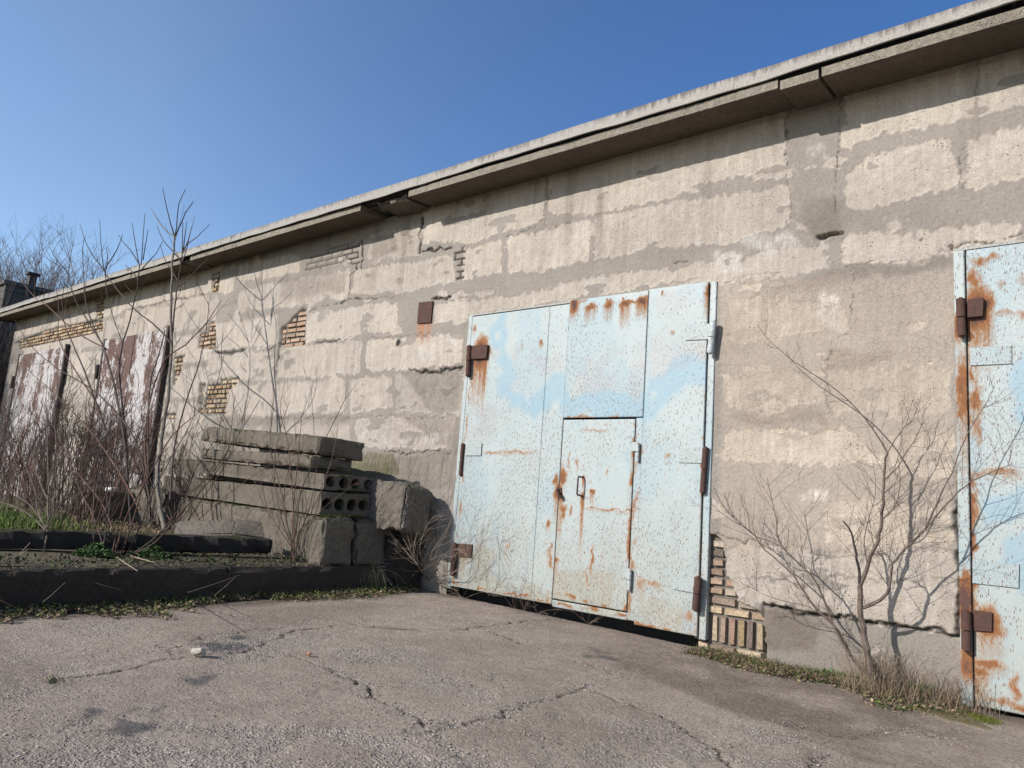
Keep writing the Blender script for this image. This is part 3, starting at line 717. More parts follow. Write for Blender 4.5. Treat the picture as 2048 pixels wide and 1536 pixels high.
def frame(x0, x1, zt, zb, g, w1=.075, top=True, gate=1):
    at = lambda X, Z: leaf_attrs(X, Z, [(928, 900, .06, .16, .5, .9), (925, 720, .05, .3, .6, .7), (915, 1080, .06, .1, .3, .8)] if gate == 1 else
        [(1915, 650, .05, .12, .3, .9), (1925, 780, .06, .3, .9, .8), (1930, 1200, .06, .2, .3, 1.2), (1935, 1330, .06, .12, .2, .9)], [], [[(0, 0), (1, 0), (1, 1)]], [], lambda X, Z: .4+X*0, seed=gate)
    sheet('frame_post', x0-w1, x0-.014, zb, zt, -.018, g, at, th=.05, bend=.002)
    sheet('frame_post', x1+.014, x1+w1, zb-.03, zt+.02, -.018, g, at, th=.05, bend=.002)
    mb = MB(); mb.box(x0-w1, x1+w1, -.012, .03, zt+.003, zt+.022); plain(mb.build('frame_head', MG, g), rust=.25, spk=.8)
frame(XL0, XR1, 3.19, .07, g1)
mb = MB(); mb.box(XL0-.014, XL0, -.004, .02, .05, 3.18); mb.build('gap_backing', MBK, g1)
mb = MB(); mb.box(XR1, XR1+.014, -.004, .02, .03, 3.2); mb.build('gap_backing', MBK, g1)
hinge(g1, (939, 692), (936, 752), .032, MR, plate=[(946, 692), (977, 690), (974, 717), (944, 718)], pmat=MR, pth=.03)
hinge(g1, (926, 888), (921, 950), .024, MR, Y=-.04, plate=[(932, 887), (963, 887), (961, 911), (930, 911)], pmat=MG, pth=.008)
hinge(g1, (910, 1087), (905, 1150), .034, MR, plate=[(917, 1087), (944, 1089), (942, 1115), (914, 1113)], pmat=MR, pth=.012)
hinge(g1, (1427, 643), (1420, 706), .030, MHB, Y=-.075, plate=[(1372, 650), (1421, 647), (1420, 678), (1370, 680)], pmat=MG, pth=.008)
hinge(g1, (1411, 895), (1405, 985), .026, MR, Y=-.045, plate=[(1359, 896), (1408, 893), (1406, 926), (1357, 925)], pmat=MG, pth=.008)
hinge(g1, (1397, 1155), (1391, 1220), .034, MR, Y=-.075, plate=[(1340, 1148), (1392, 1156), (1388, 1186), (1342, 1178)], pmat=MG, pth=.008)
hinge(g1, (1276, 887), (1275, 922), .016, MHB, Y=-.05, plate=[(1262, 884), (1273, 884), (1272, 902), (1261, 902)], pmat=MG, pth=.006)
hinge(g1, (1260, 1140), (1258, 1180), .018, MHB, Y=-.05, plate=[(1246, 1135), (1258, 1137), (1256, 1158), (1245, 1156)], pmat=MG, pth=.006)
# wicket handle: bent rod standing off the door
hp = [(1167, 955), (1157, 953), (1154, 989), (1165, 993)]; q = [onY(a, b, -.04) for a, b in hp]
h0 = (q[0][0], -.036, q[0][2]); h3 = (q[3][0], -.036, q[3][2])
h1 = onY(1157, 953, -.11); h2 = onY(1154, 989, -.11)
mb = MB(); mb.tube([h0, (h1[0], -.105, h1[2]), (h1[0]-.002, -.112, h1[2]-.01), (h2[0], -.112, h2[2]+.01), (h2[0], -.105, h2[2]), h3], .0085, 8); mb.build('door_handle', MRD, g1)
a = onY(1118, 985, -.05); mb = MB(); mb.box(a[0]-.03, a[0]+.02, -.046, -.030, a[2]-.02, a[2]+.05); mb.tube([(a[0]-.01, -.045, a[2]+.03), (a[0]-.015, -.075, a[2]+.02), (a[0]+.01, -.08, a[2]-.0), (a[0]+.03, -.075, a[2]-.05)], .012, 8)
mb.tube([(a[0]+.028, -.07, a[2]-.03), (a[0]+.04, -.066, a[2]-.055)], .02, 8); mb.build('lock_hasp', MR, g1)
mb = MB()  # seam strip along the open joint of the upper panel
xx = onY(1300, 700, -.03)[0]
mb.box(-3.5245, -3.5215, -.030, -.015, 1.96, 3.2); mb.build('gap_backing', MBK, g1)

# ---- second gate
g2 = part_empty('garage_gate', (.6, 0, -.05), 'rust-stained pale blue gate leaf with a brown hinge plate at the right edge')
spots2 = [(1955, 620, .13, .22, .65, 1.3), (1948, 560, .06, .16, .2, .75), (1975, 516, .14, .03, .05, .6), (1960, 520, .08, .05, .1, .7), (1950, 800, .07, .15, .5, .75), (1955, 860, .05, .15, .2, .6), (1945, 720, .05, .08, .5, .8),
           (1955, 945, .1, .03, .05, .55), (2000, 945, .18, .04, .1, .6), (1945, 1140, .04, .1, .3, .8), (1975, 1245, .13, .14, .35, 1.1), (1975, 1330, .16, .04, .1, .9), (1960, 1345, .08, .05, .25, .9), (1955, 1375, .06, .12, .1, .6),
           (2030, 1375, .04, .12, .2, .7), (2010, 1405, .3, .03, .05, .6), (2000, 565, .03, .03, .1, .5), (2005, 625, .1, .04, .05, .5), (1950, 1025, .05, .12, .1, .65), (1945, 960, .04, .1, .1, .7), (2040, 625, .05, .05, .1, .5), (2048, 560, .05, .05, .1, .4)]
blu2 = [[(2020,690),(2100,680),(2100,860),(2040,850),(2030,770)], [(1960,980),(2060,960),(2060,1010),(1970,1040)], [(1950,1130),(2035,1135),(2035,1170),(1950,1165)], [(2020,1060),(2080,1050),(2080,1200),(2035,1180)]]
X20 = -.862
sheet('gate_leaf', X20, .62, -.045, 3.18, -.030, g2, lambda X, Z: leaf_attrs(X, Z, spots2, blu2, [[(1945,1300),(1990,1300),(1990,1410),(1940,1410)], [(1945,1385),(2100,1410),(2100,1440),(1940,1415)]], [], lambda x, z: .42+x*0, seed=7, edge_rust=[([(1938, 520), (1945, 1400)], .05, .9), ([(1945, 1400), (2100, 1430)], .03, .9)]))
sheet('gate_leaf', .624, 2.45, -.06, 3.18, -.030, g2, lambda X, Z: leaf_attrs(X, Z, spots2, [], [], [], lambda x, z: .42+x*0, seed=9), res=.03)
frame(X20, 2.46, 3.19, -.07, g2, w1=.085, gate=2)
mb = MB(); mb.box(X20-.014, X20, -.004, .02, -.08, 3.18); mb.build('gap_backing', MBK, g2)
hinge(g2, (1921, 598), (1924, 672), .030, MR, Y=-.07, plate=[(1936, 600), (1968, 597), (1966, 633), (1936, 636)], pmat=MR, pth=.035)
hinge(g2, (1932, 1222), (1933, 1300), .032, MR, Y=-.07, plate=[(1945, 1220), (1984, 1225), (1983, 1263), (1945, 1260)], pmat=MR, pth=.014)
for pl in ([(1940, 695), (2023, 691), (2023, 727), (1941, 731)], [(1945, 1122), (2038, 1128), (2037, 1176), (1945, 1166)]):
    p = [P2(*q, -.04) for q in pl]; mb = MB(); mb.quad8([(p[3][0], -.041, p[3][1]), (p[2][0], -.041, p[2][1]), (p[2][0], -.032, p[2][1]), (p[3][0], -.032, p[3][1]), (p[0][0], -.041, p[0][1]), (p[1][0], -.041, p[1][1]), (p[1][0], -.032, p[1][1]), (p[0][0], -.032, p[0][1])])
    plain(mb.build('hinge_plate', MG, g2), blue=.35, rust=.06)
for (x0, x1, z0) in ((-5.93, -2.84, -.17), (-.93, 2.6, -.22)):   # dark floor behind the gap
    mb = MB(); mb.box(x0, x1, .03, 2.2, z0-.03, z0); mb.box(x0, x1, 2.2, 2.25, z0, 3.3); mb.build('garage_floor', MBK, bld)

# ---- the two far gates: brown primer with peeling white
t = NT('peeling_white_over_brown', .8); v1 = t.noise(1, 6, .75, t.map((1.7, 1, .75))); v2 = t.noise(12, 5, .75)
c = t.mix(t.rng(t.add(v1, t.mul(t.op('SUBTRACT', v2, .5), .35)), .47, .53), (.10, .058, .048), (.36, .34, .33))
c = t.gain(c, t.rng(v2, .3, .7, .75, 1.2)); z = t.n('ShaderNodeSeparateXYZ'); t.put(z.inputs[0], t.pos)
t.bump(v2, .006, .6); MFG = t.out(c)
for (x0, x1, zt), lab in ((G3, 'brown gate with peeling white paint behind the bare shrub'), (G4, 'brown gate with peeling white paint at the far end')):
    g = part_empty('garage_gate', ((x0+x1)/2, 0, 0), lab); xm = (x0+x1)/2; mb = MB()
    mb.box(x0+.05, xm-.008, -.05, -.02, .25, zt-.03); l = mb.build('gate_leaf', MFG, g)
    mb = MB(); mb.box(xm+.008, x1-.05, -.045, -.02, .25, zt-.02); mb.build('gate_leaf', MFG, g)
    mb = MB(); mb.box(x0-.03, x0+.04, -.06, -.015, .2, zt); mb.build('frame_post', MRD, g)
    mb = MB(); mb.box(x1-.045, x1+.03, -.09, -.015, .2, zt+.02); mb.build('frame_post', MRD, g)
    for zz in (.9, 2.9):
        mb = MB(); mb.tube([(x1+.06, -.08, zz), (x1+.06, -.08, zz+.3)], .035, 8); mb.build('hinge', MRD, g)
        mb = MB(); mb.tube([(x0-.06, -.08, zz), (x0-.06, -.08, zz+.3)], .035, 8); mb.build('hinge', MRD, g)

# ================================================================== GROUND
def gz(X, Y): return -.0150*np.clip(X+5.7, 0, 9)+.010*(fbm(X*.7, Y*.7, 120)-.5)*2
GL = lambda pts: [tuple(onZ(a, b, -.02)[:2]) for a, b in pts]
GC = [([(100,1366),(230,1345),(330,1320),(420,1309),(500,1300),(540,1283),(590,1263),(650,1258),(705,1252),(740,1257),(820,1260),(920,1260),(1000,1249),(1060,1241),(1130,1238)], .017),
 ([(500,1304),(590,1314),(640,1328),(700,1350),(732,1366),(745,1385),(800,1409),(835,1424),(858,1437)], .014),
 ([(830,1452),(900,1440),(1000,1422),(1060,1399),(1120,1386),(1170,1367)], .012), ([(960,1258),(1080,1294),(1190,1328),(1250,1345)], .010),
 ([(1170,1372),(1250,1396),(1300,1415),(1340,1431),(1400,1466),(1450,1500),(1490,1536)], .013), ([(1600,1536),(1620,1518),(1650,1492)], .010),
 ([(420,1225),(480,1240),(520,1250)], .008), ([(858,1437),(880,1470),(960,1520)], .007), ([(1640,1470),(1800,1440),(1950,1465)], .006), ([(350,1290),(342,1312)], .008), ([(560,1260),(470,1268),(380,1282)], .006)]
AGG = [[(0,1420),(300,1440),(700,1440),(900,1480),(1300,1490),(1500,1480),(1700,1540),(0,1540)], [(1000,1405),(1080,1400),(1140,1430),(1090,1440),(1010,1420)], [(1480,1420),(1560,1410),(1640,1430),(1680,1460),(1560,1470),(1500,1450)],
 [(1030,1450),(1090,1450),(1080,1500),(960,1480)], [(700,1290),(820,1300),(800,1330),(640,1320)], [(970,1345),(1000,1340),(1010,1380),(940,1370)], [(1100,1360),(1200,1340),(1220,1360),(1110,1380)], [(850,1430),(1000,1420),(1060,1405),(1050,1425),(900,1450)],
 [(400,1280),(560,1270),(560,1315),(400,1330)], [(820,1460),(960,1500),(1010,1536),(880,1536)]]
DAMP = [[(405,1298),(425,1278),(470,1270),(512,1277),(495,1292),(450,1305),(415,1310)], [(230,1448),(290,1410),(330,1398),(350,1410),(330,1440),(260,1462)], [(380,1350),(430,1345),(430,1365),(390,1370)], [(1180,1290),(1250,1300),(1260,1325),(1170,1315)], [(170,1425),(205,1420),(200,1436),(170,1438)]]
def ground_piece(xs, ys, fine=True):
    X, Y = np.meshgrid(xs, ys); Z = gz(X, Y)
    wx = X+(fbm(X*4, Y*4, 130)-.5)*.25+(fbm(X*18, Y*18, 131, 3)-.5)*.06; wy = Y+(fbm(X*4, Y*4, 134)-.5)*.25+(fbm(X*18, Y*18, 136, 3)-.5)*.06
    def soft(lst, n):
        r = np.zeros(X.shape)
        for p in lst: r[inpoly(wx, wy, GL(p))] = 1
        return blur(r, n)
    agg = np.clip(soft(AGG, 8)*sm(.38, .6, fbm(X*5, Y*5, 140))*1.1+sm(.58, .72, fbm(X*2.2, Y*2.2, 143, 5))*.6, 0, 1)
    damp = soft(DAMP, 4)*sm(.35, .55, fbm(X*7, Y*7, 145)); crk = np.zeros(X.shape); moss = np.zeros(X.shape); rub = np.zeros(X.shape)
    for pts, hw in GC:
        P = GL(pts); a = np.array(P); sel = (X > a[:, 0].min()-.3) & (X < a[:, 0].max()+.3) & (Y > a[:, 1].min()-.3) & (Y < a[:, 1].max()+.3)
        if not sel.any(): continue
        jx = X[sel]+(fbm(X[sel]*12, Y[sel]*12, 150, 4)-.5)*.13; jy = Y[sel]+(fbm(X[sel]*12, Y[sel]*12, 152, 4)-.5)*.13
        d = segdist(jx, jy, P); wv = hw*(.2+1.05*vn(X[sel]*5, Y[sel]*5, 155))
        crk[sel] = np.maximum(crk[sel], np.clip(1.2-d/np.maximum(wv, .004), 0, 1))
        rub[sel] = np.maximum(rub[sel], np.exp(-(d/.05)**2)*sm(.4, .6, vn(X[sel]*3, Y[sel]*3, 158)))
    mp = GL([(745,1257),(825,1261)]); moss = np.clip(1.3-segdist(X, Y+(vn(X*20, Y*20)-.5)*.02, mp)/.034, 0, 1)
    mp = GL([(690,1347),(740,1372)]); moss = np.maximum(moss, np.clip(1.2-segdist(X, Y, mp)/.02, 0, 1)*(vn(X*14, Y*14, 4) > .5))
    soil = np.maximum(sm(-.42, -.1, Y+.25*(fbm(X*2.5, Y*2.5, 160)-.5)-.12*(X+3.5 < 0))*((X > -2.9) | (X < -5.7)), sm(-6.05, -6.3, X+.35*(fbm(X*2, Y*2, 163)-.5)))
    soil = np.maximum(soil, .35*sm(.5, .75, fbm(X*1.3, Y*1.3, 165)))
    soil = np.maximum(soil, soft([[(1260,1275),(1420,1300),(1700,1370),(2060,1450),(2060,1560),(1850,1540),(1650,1480),(1440,1405),(1240,1335)]], 22)*sm(.25, .7, fbm(X*3, Y*3, 167, 5))*.85)
    mz = GL([(1840,1395),(1975,1425),(1960,1436),(1850,1412)]); mm = blur(inpoly(wx, wy, mz)*1., 2); moss = np.maximum(moss, mm)
    agg = np.maximum(agg, rub*.8)
    Z = Z-.022*crk+.006*(fbm(X*7, Y*7, 170)-.5)-.007*agg*(.4+vn(X*60, Y*60, 172))+.010*(fbm(X*30, Y*30, 174, 2)-.5)*(.3+.7*agg)+.012*mm+.010*soil*fbm(X*20, Y*20, 176)
    return X, Y, Z, dict(agg=agg, damp=damp, crk=np.clip(crk*1.1, 0, 1), moss=moss, soil=np.clip(soil, 0, 1))
MP = mat_pave()
def grid_ground(name, xs, ys, keep=None):
    X, Y, Z, at = ground_piece(xs, ys)
    return tag(gridmesh(name, xs, ys, lambda a, b: (X, Y, Z), MP, None, keep, at), kind='structure')
fx0, fx1, fy0 = -7.0, .2, -5.5
grid_ground('pavement', span(fx0, fx1, .0125), span(fy0, .02, .0125))
grid_ground('pavement', span(fx1, 14, .12), span(-14, .02, .12))
grid_ground('pavement', span(-7.0, fx1, .12), span(-14, fy0, .12))
t = NT('earth', .97); n = t.noise(.6, 6, .7); c = t.mix(t.rng(n, .35, .65), (.12, .10, .065), (.085, .09, .04)); c = t.gain(c, t.rng(t.noise(12, 4), .3, .7, .7, 1.25)); ME = t.out(c)
m = MB(); m.V = [(-1500, -1500, -.24), (1500, -1500, -.24), (1500, 1500, -.24), (-1500, 1500, -.24)]; m.F = [(0, 1, 2, 3)]
tag(m.build('ground', ME), kind='structure')
# raised yard behind the kerb
def pz(X, Y): return .268+.016*np.clip(-1.3-Y, 0, 4)+.03*(fbm(X*.8, Y*.8, 180)-.5)+.02*(fbm(X*5, Y*5, 182)-.5)+.05*sm(-8, -11, X)
t = NT('yard_soil', .97); n = t.noise(1.2, 6, .7); n2 = t.noise(14, 5, .75); z = t.n('ShaderNodeSeparateXYZ'); t.put(z.inputs[0], t.pos)
c = t.mix(t.rng(n2, .35, .65), (.13, .105, .075), (.075, .06, .04)); c = t.mix(t.mul(t.rng(n, .4, .6), t.rng(z.outputs[0], -7.5, -8.5)), c, (.055, .075, .018))
t.bump(n2, .03, 1); MY = t.out(c)
xs = np.concatenate([np.linspace(-90, -22, 40)[:-1], np.linspace(-22, -6.72, 300)]); ys = np.concatenate([np.linspace(-60, -6, 30)[:-1], np.linspace(-6, .05, 130)])
tag(gridmesh('raised_yard', xs, ys, lambda X, Y: (X, Y, pz(X, Y)+(X < -22)*.05*0), MY), kind='structure')
xs = np.linspace(-90, -22.1, 40); ys = np.linspace(.05, 60, 40)
tag(gridmesh('raised_yard', xs, ys, lambda X, Y: (X, Y, pz(X, Y)), MY), kind='structure')

# kerb wall along the raised yard
def kerb():
    ys = span(-6.0, -.0, .03); V = []; prof = 7
    for y in ys:
        zt = float(pz(np.array(-6.6), np.array(y)))*.0+.268+.016*max(0, -1.3-y)+.010*(float(vn(y*3, 1.1, 6))-.5); n1 = float(fbm(np.array(y*6), np.array(2.2), 7))-.5; n2 = max(0, float(vn(y*7, 5.5, 3))-.5)*1.7+(.8 if min(abs(y+2.35), abs(y+4.6)) < .02 else 0)
        x = -6.50-.012*(y+1)*0+.03*n1*.5
        V += [(x+.004*n1, y, -.1), (x+.006+.02*n1, y, .12), (x-.0+.012*n1, y, zt-.05), (x-.006-.05*n2, y, zt-.012-.04*n2), (x-.03-.05*n2, y, zt-.002*n2), (x-.26, y, zt+.008*n1), (x-.27, y, -.1)]
    n = len(ys); Fq = [(i*prof+k, i*prof+k+1, (i+1)*prof+k+1, (i+1)*prof+k) for i in range(n-1) for k in range(prof-1)]
    return mesh('kerb_wall', V, Fq, MCK)
tag(kerb(), 'low dark concrete retaining kerb wall running along the left edge of the paving', 'kerb')

# ================================================================== CONCRETE PIECES
def rb(name, label, cat, O, ax, ay, az, group=None, mat=None, **k):
    o = rough_box(name, (0, 0, 0), ax, ay, az, mat=mat or MC, **k); o.location = O
    return tag(o, label, cat, group)
def vplane(pxy, P0, h):   # pixel ray meets the upright plane through P0 with heading h
    d = ray(*pxy); n = np.array([h[1], -h[0]]); tt = ((P0[:2]-CAM[:2])@n)/(d[:2]@n); return CAM+d*tt
hd = np.array([-math.cos(math.radians(7)), math.sin(math.radians(7)), 0]); sd = np.array([math.sin(math.radians(7)), math.cos(math.radians(7)), 0])
GRP = 'concrete blocks and slabs stacked beside the gate'
# lower foundation blocks
A = onX(649, 1033, -6.56); A[2] = .262
l = vplane((352, 1010), A, hd); L1 = np.linalg.norm((l-A)[:2]); hh = .515
rb('foundation_block', 'front foundation block lying under the two hollow-core slabs, sunlit long side', 'concrete block', A, hd*L1, sd*.40, (0, 0, hh), GRP, seg=.035, chip=.06, amp=.008, seed=1)
B = A+sd*.43+hd*.02
rb('foundation_block', 'rear foundation block with shaded end beside the kerb, behind the front one', 'concrete block', B, hd*2.3, sd*.42, (0, 0, hh-.01), GRP, seg=.035, chip=.06, amp=.010, seed=2)
# hollow-core slabs
def hollow(label, right_top, right_bot, left_top, Xe, wd, nh, seed):
    T = onX(*right_top, Xe); Bm = onX(*right_bot, Xe); h = T[2]-Bm[2]; l = vplane(left_top, T, hd); L = np.linalg.norm((l-T)[:2]); dz = (l[2]-T[2])
    bm = bmesh.new(); vs = []; edges = []; N = 14
    rr = random.Random(seed)
    outer = []
    for (u0, v0, u1, v1, n) in ((0, 0, wd, 0, 10), (wd, 0, wd, h, 4), (wd, h, 0, h, 10), (0, h, 0, 0, 4)):
        for k in range(n): q = k/n; outer.append((u0+(u1-u0)*q+rr.uniform(-.006, .006), v0+(v1-v0)*q+rr.uniform(-.006, .006)))
    loops = [outer]
    for i in range(nh):
        c = (wd*(i+.5)/nh, h*.5); r = min(h*.36, wd/nh*.42); loops.append([(c[0]+r*math.cos(2*math.pi*k/N), c[1]+r*math.sin(2*math.pi*k/N)) for k in range(N)])
    secs = [0, .03, .06, .12]+[L*k/24 for k in range(2, 25)]
    def P(s, u, v):
        n1 = float(vn(s*5, u*4+v*7, seed)); e = .006*(n1-.5)*2
        br = 0
        if s < .001: br = .05*max(0, float(vn(u*9, v*9, seed+2))-.5)
        return tuple(T-np.array([0, 0, h])+hd*(s+br)+sd*(u+(e if u < .01 else 0))+np.array([0, 0, v+dz*s/L+(e if v > .01 else 0)]))
    rings = [[[bm.verts.new(P(s, u, v)) for (u, v) in lp] for lp in loops] for s in secs]
    for a, b in zip(rings[:-1], rings[1:]):
        for la, lb in zip(a, b):
            n = len(la)
            for k in range(n): bm.faces.new((la[k], la[(k+1) % n], lb[(k+1) % n], lb[k]))
    for rg in (rings[0], rings[-1]):
        es = [bm.edges.get((lp[k], lp[(k+1) % len(lp)])) for lp in rg for k in range(len(lp))]
        bmesh.ops.triangle_fill(bm, edges=es, use_beauty=True)
    bmesh.ops.recalc_face_normals(bm, faces=bm.faces)
    bmesh.ops.translate(bm, verts=bm.verts, vec=-Vector(Bm))
    me = bpy.data.meshes.new('hollow_core_slab'); bm.to_mesh(me); bm.free(); me.materials.append(MC)
    o = bpy.data.objects.new('hollow_core_slab', me); link(o); o.location = Bm
    return tag(o, label, 'concrete slab', GRP)
hollow('lower hollow-core slab with round holes, mossy ledge, lying on the foundation blocks', (644, 984), (640, 1030), (330, 952), -6.72, .62, 4, 3)
hollow('upper hollow-core slab with four round holes, directly below the two thin slabs', (651, 948), (647, 978), (345, 916), -6.78, .64, 4, 4)
# thin slabs on top
def slab(label, rt, rbm, lt, lb, Xe, wd, dzw, seed, chip=.022, hdg=None):
    hv = hdg if hdg is not None else hd; sv = np.array([-hv[1], hv[0], 0])*-1; sv = sv if sv[1] > 0 else -sv
    T = onX(*rt, Xe); Bm = onX(*rbm, Xe); Bm[1] = T[1]; th = T[2]-Bm[2]; l = vplane(lb, Bm, hv); ax = l-Bm
    return rb('concrete_slab', label, 'concrete slab', Bm, ax, sv*wd+np.array([0, 0, dzw]), (0, 0, th), GRP, seg=.04, chip=chip, amp=.010, seed=seed)
slab('second thin slab from the top of the pile, lit pale long side', (622, 910), (618, 936), (398, 893), (398, 917), -6.95, .55, -.01, 11)
slab('topmost thin concrete slab of the pile, slightly tilted', (637, 870), (633, 908), (402, 856), (401, 881), -6.88, .60, -.03, 12)
c = onX(560, 906, -7.4)
# tilted block against the wall and the block beneath it
E0 = onX(800, 1062, -6.10); E1_ = onX(802, 962, -6.10)
rb('leaning_block', 'rough broken block leaning on the wall next to the gate', 'concrete block', E0+np.array([0, 0, -.01]), (-1.3, .02, .05), (0, .46, -.05), (0, .04, E1_[2]-E0[2]), GRP, mat=MCP, seg=.022, chip=.09, amp=.022, seed=21)
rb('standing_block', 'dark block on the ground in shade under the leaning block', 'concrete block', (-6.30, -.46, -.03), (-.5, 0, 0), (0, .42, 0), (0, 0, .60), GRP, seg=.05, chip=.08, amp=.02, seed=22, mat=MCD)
# long beam lying on the raised yard
b0 = onX(547, 1110, -7.28); b1 = onX(546, 1077, -7.28); e0 = onZ(0, 1098, b0[2]+.02); ax = (e0-b0)*1.5; n_ = np.array([-ax[1], ax[0], 0]); n_ /= np.linalg.norm(n_); n_ = n_ if n_[0] < 0 else -n_
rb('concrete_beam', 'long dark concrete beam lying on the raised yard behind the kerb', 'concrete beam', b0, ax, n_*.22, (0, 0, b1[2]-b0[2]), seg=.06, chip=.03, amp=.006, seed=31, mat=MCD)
# broken slab leaning on the pile
h0 = onY(462, 1072, -1.45); h1 = onY(463, 1036, -1.42); h2 = onY(345, 1012, -1.75); h3 = onY(335, 1075, -1.80)
rb('broken_slab', 'broken pebbly slab leaning against the foundation block, sunlit face', 'concrete slab', h0, h3-h0, (.28, .40, -.04), (h1-h0)+np.array([0, .06, 0]), seg=.035, chip=.05, amp=.010, seed=41, mat=MCP)
h0 = onZ(300, 1068, .31)
rb('tilted_curb_piece', 'narrow concrete strip tilted behind the long beam', 'concrete piece', (h0[0], h0[1]+.25, .33), (.75, .25, -.06), (-.05, .16, 0), (-.05, 0, .12), seg=.05, chip=.05, amp=.01, seed=43)
for (a, b, wd, hh_, lab, sd_) in (((168, 1040), (222, 1040), .5, .42, 'short grey block in the brush with a white scrap on top', 51), ((250, 1040), (330, 1042), .5, .36, 'grey block in the brush beside the pile end', 52)):
    p0 = onZ(a[0], a[1], .34); p1 = onZ(b[0], b[1], .34); v = p1-p0
    rb('concrete_block', lab, 'concrete block', p1, -v, (-.1, .5, 0), (0, 0, hh_), seg=.05, chip=.08, amp=.015, seed=sd_)
for (x, y, L, lab, sd_) in ((-10.9, -.95, 1.5, 'grey slab on edge by the wall behind the bare shrub', 61), (-12.6, -.9, 1.2, 'low grey slab by the wall between the two brown gates', 62)):
    rb('concrete_slab', lab, 'concrete slab', (x, y, .30), (-L, .1, .02), (0, .5, 0), (0, .05, .55 if sd_ == 61 else .42), seg=.05, chip=.09, amp=.015, seed=sd_)
# scrap, stones
q = onZ(197, 981, .78); MWHT = mat_noise('white_plastic', (.75, .75, .75), (.6, .6, .6), 10, .5)
p0 = onZ(200, 1040, .34)
o = rough_box('plastic_scrap', (0, 0, 0), (-.16, 0, 0), (0, .13, 0), (0, 0, .06), .02, .02, .05, MWHT, 71); o.location = (p0[0]-.05, p0[1]+.1, .765); tag(o, 'white plastic scrap lying on the short block in the brush', 'scrap')
p0 = onZ(386, 1314, -.01); MST = mat_concrete('pale_stone', (.55, .50, .43), (.45, .40, .34))
o = rough_box('stone', (0, 0, 0), (.075, .03, .015), (-.03, .055, 0), (-.012, 0, .05), .012, .008, .03, MST, 72); o.location = p0-np.array([.03, .0, .01]); tag(o, 'single pale stone lying on the paving beside a dark stain', 'stone')
p0 = onZ(602, 1310, -.01); MBKR = mat_noise('brick_chip', (.30, .17, .12), (.24, .13, .10), 40)
o = rough_box('brick_chip', (0, 0, 0), (.07, .02, 0), (-.01, .05, 0), (0, 0, .018), .01, .006, .02, MBKR, 73); o.location = p0; tag(o, 'small orange brick chip lying in a paving crack', 'brick chip')

# loose gravel
def chips(n, sampler, smin, smax, cols, name, label):
    V = np.zeros((n*6, 3)); Fq = []; C = np.zeros((n*6, 3)); rs = np.random.RandomState(5)
    base = np.array([(1, 0, 0), (0, 1, 0), (-1, 0, 0), (0, -1, 0), (0, 0, 1), (0, 0, -1)], float); tf = [(0, 1, 4), (1, 2, 4), (2, 3, 4), (3, 0, 4), (1, 0, 5), (2, 1, 5), (3, 2, 5), (0, 3, 5)]
    for i in range(n):
        x, y, z = sampler(rs); s = smin+(smax-smin)*rs.rand()**3; a = rs.rand()*6.28; b = base*s*np.array([1, .6+.4*rs.rand(), .45])*(.75+.5*rs.rand(6, 1))
        ca, sa = math.cos(a), math.sin(a); b = np.stack([b[:, 0]*ca-b[:, 1]*sa, b[:, 0]*sa+b[:, 1]*ca, b[:, 2]+.2*b[:, 0]], 1)
        V[i*6:i*6+6] = b+np.array([x, y, z+s*.25]); C[i*6:i*6+6] = np.array(cols[rs.randint(len(cols))])*(.7+.6*rs.rand()); Fq += [tuple(i*6+k for k in f) for f in tf]
    o = mesh(name, V, np.array(Fq), MV, None, None, False, C)
    return tag(o, label, 'gravel', kind='stuff')
gcr = [GL(p) for p, h in GC]
def samp(rs):
    u = rs.rand()
    if u < .35:
        P = gcr[rs.randint(len(gcr))]; k = rs.randint(len(P)-1); q = rs.rand(); x = P[k][0]*(1-q)+P[k+1][0]*q+rs.randn()*.06; y = P[k][1]*(1-q)+P[k+1][1]*q+rs.randn()*.06
    elif u < .75:
        x, y = GL([(rs.rand()*2300-100, 1250+290*rs.rand()**.7)])[0]
    else:
        a = AGG[1+rs.randint(len(AGG)-1)]; c = np.mean(a, 0); x, y = GL([(c[0]+rs.randn()*50, min(1560, c[1]+rs.randn()*16))])[0]
    y = min(y, -.06); x = max(x, -6.45)
    return x, y, float(gz(np.array(x), np.array(y)))
chips(4200, samp, .002, .011, [(.25, .22, .195), (.20, .175, .155), (.15, .13, .115), (.32, .285, .25), (.22, .175, .14)], 'gravel', 'loose stone chips scattered over the cracked paving')

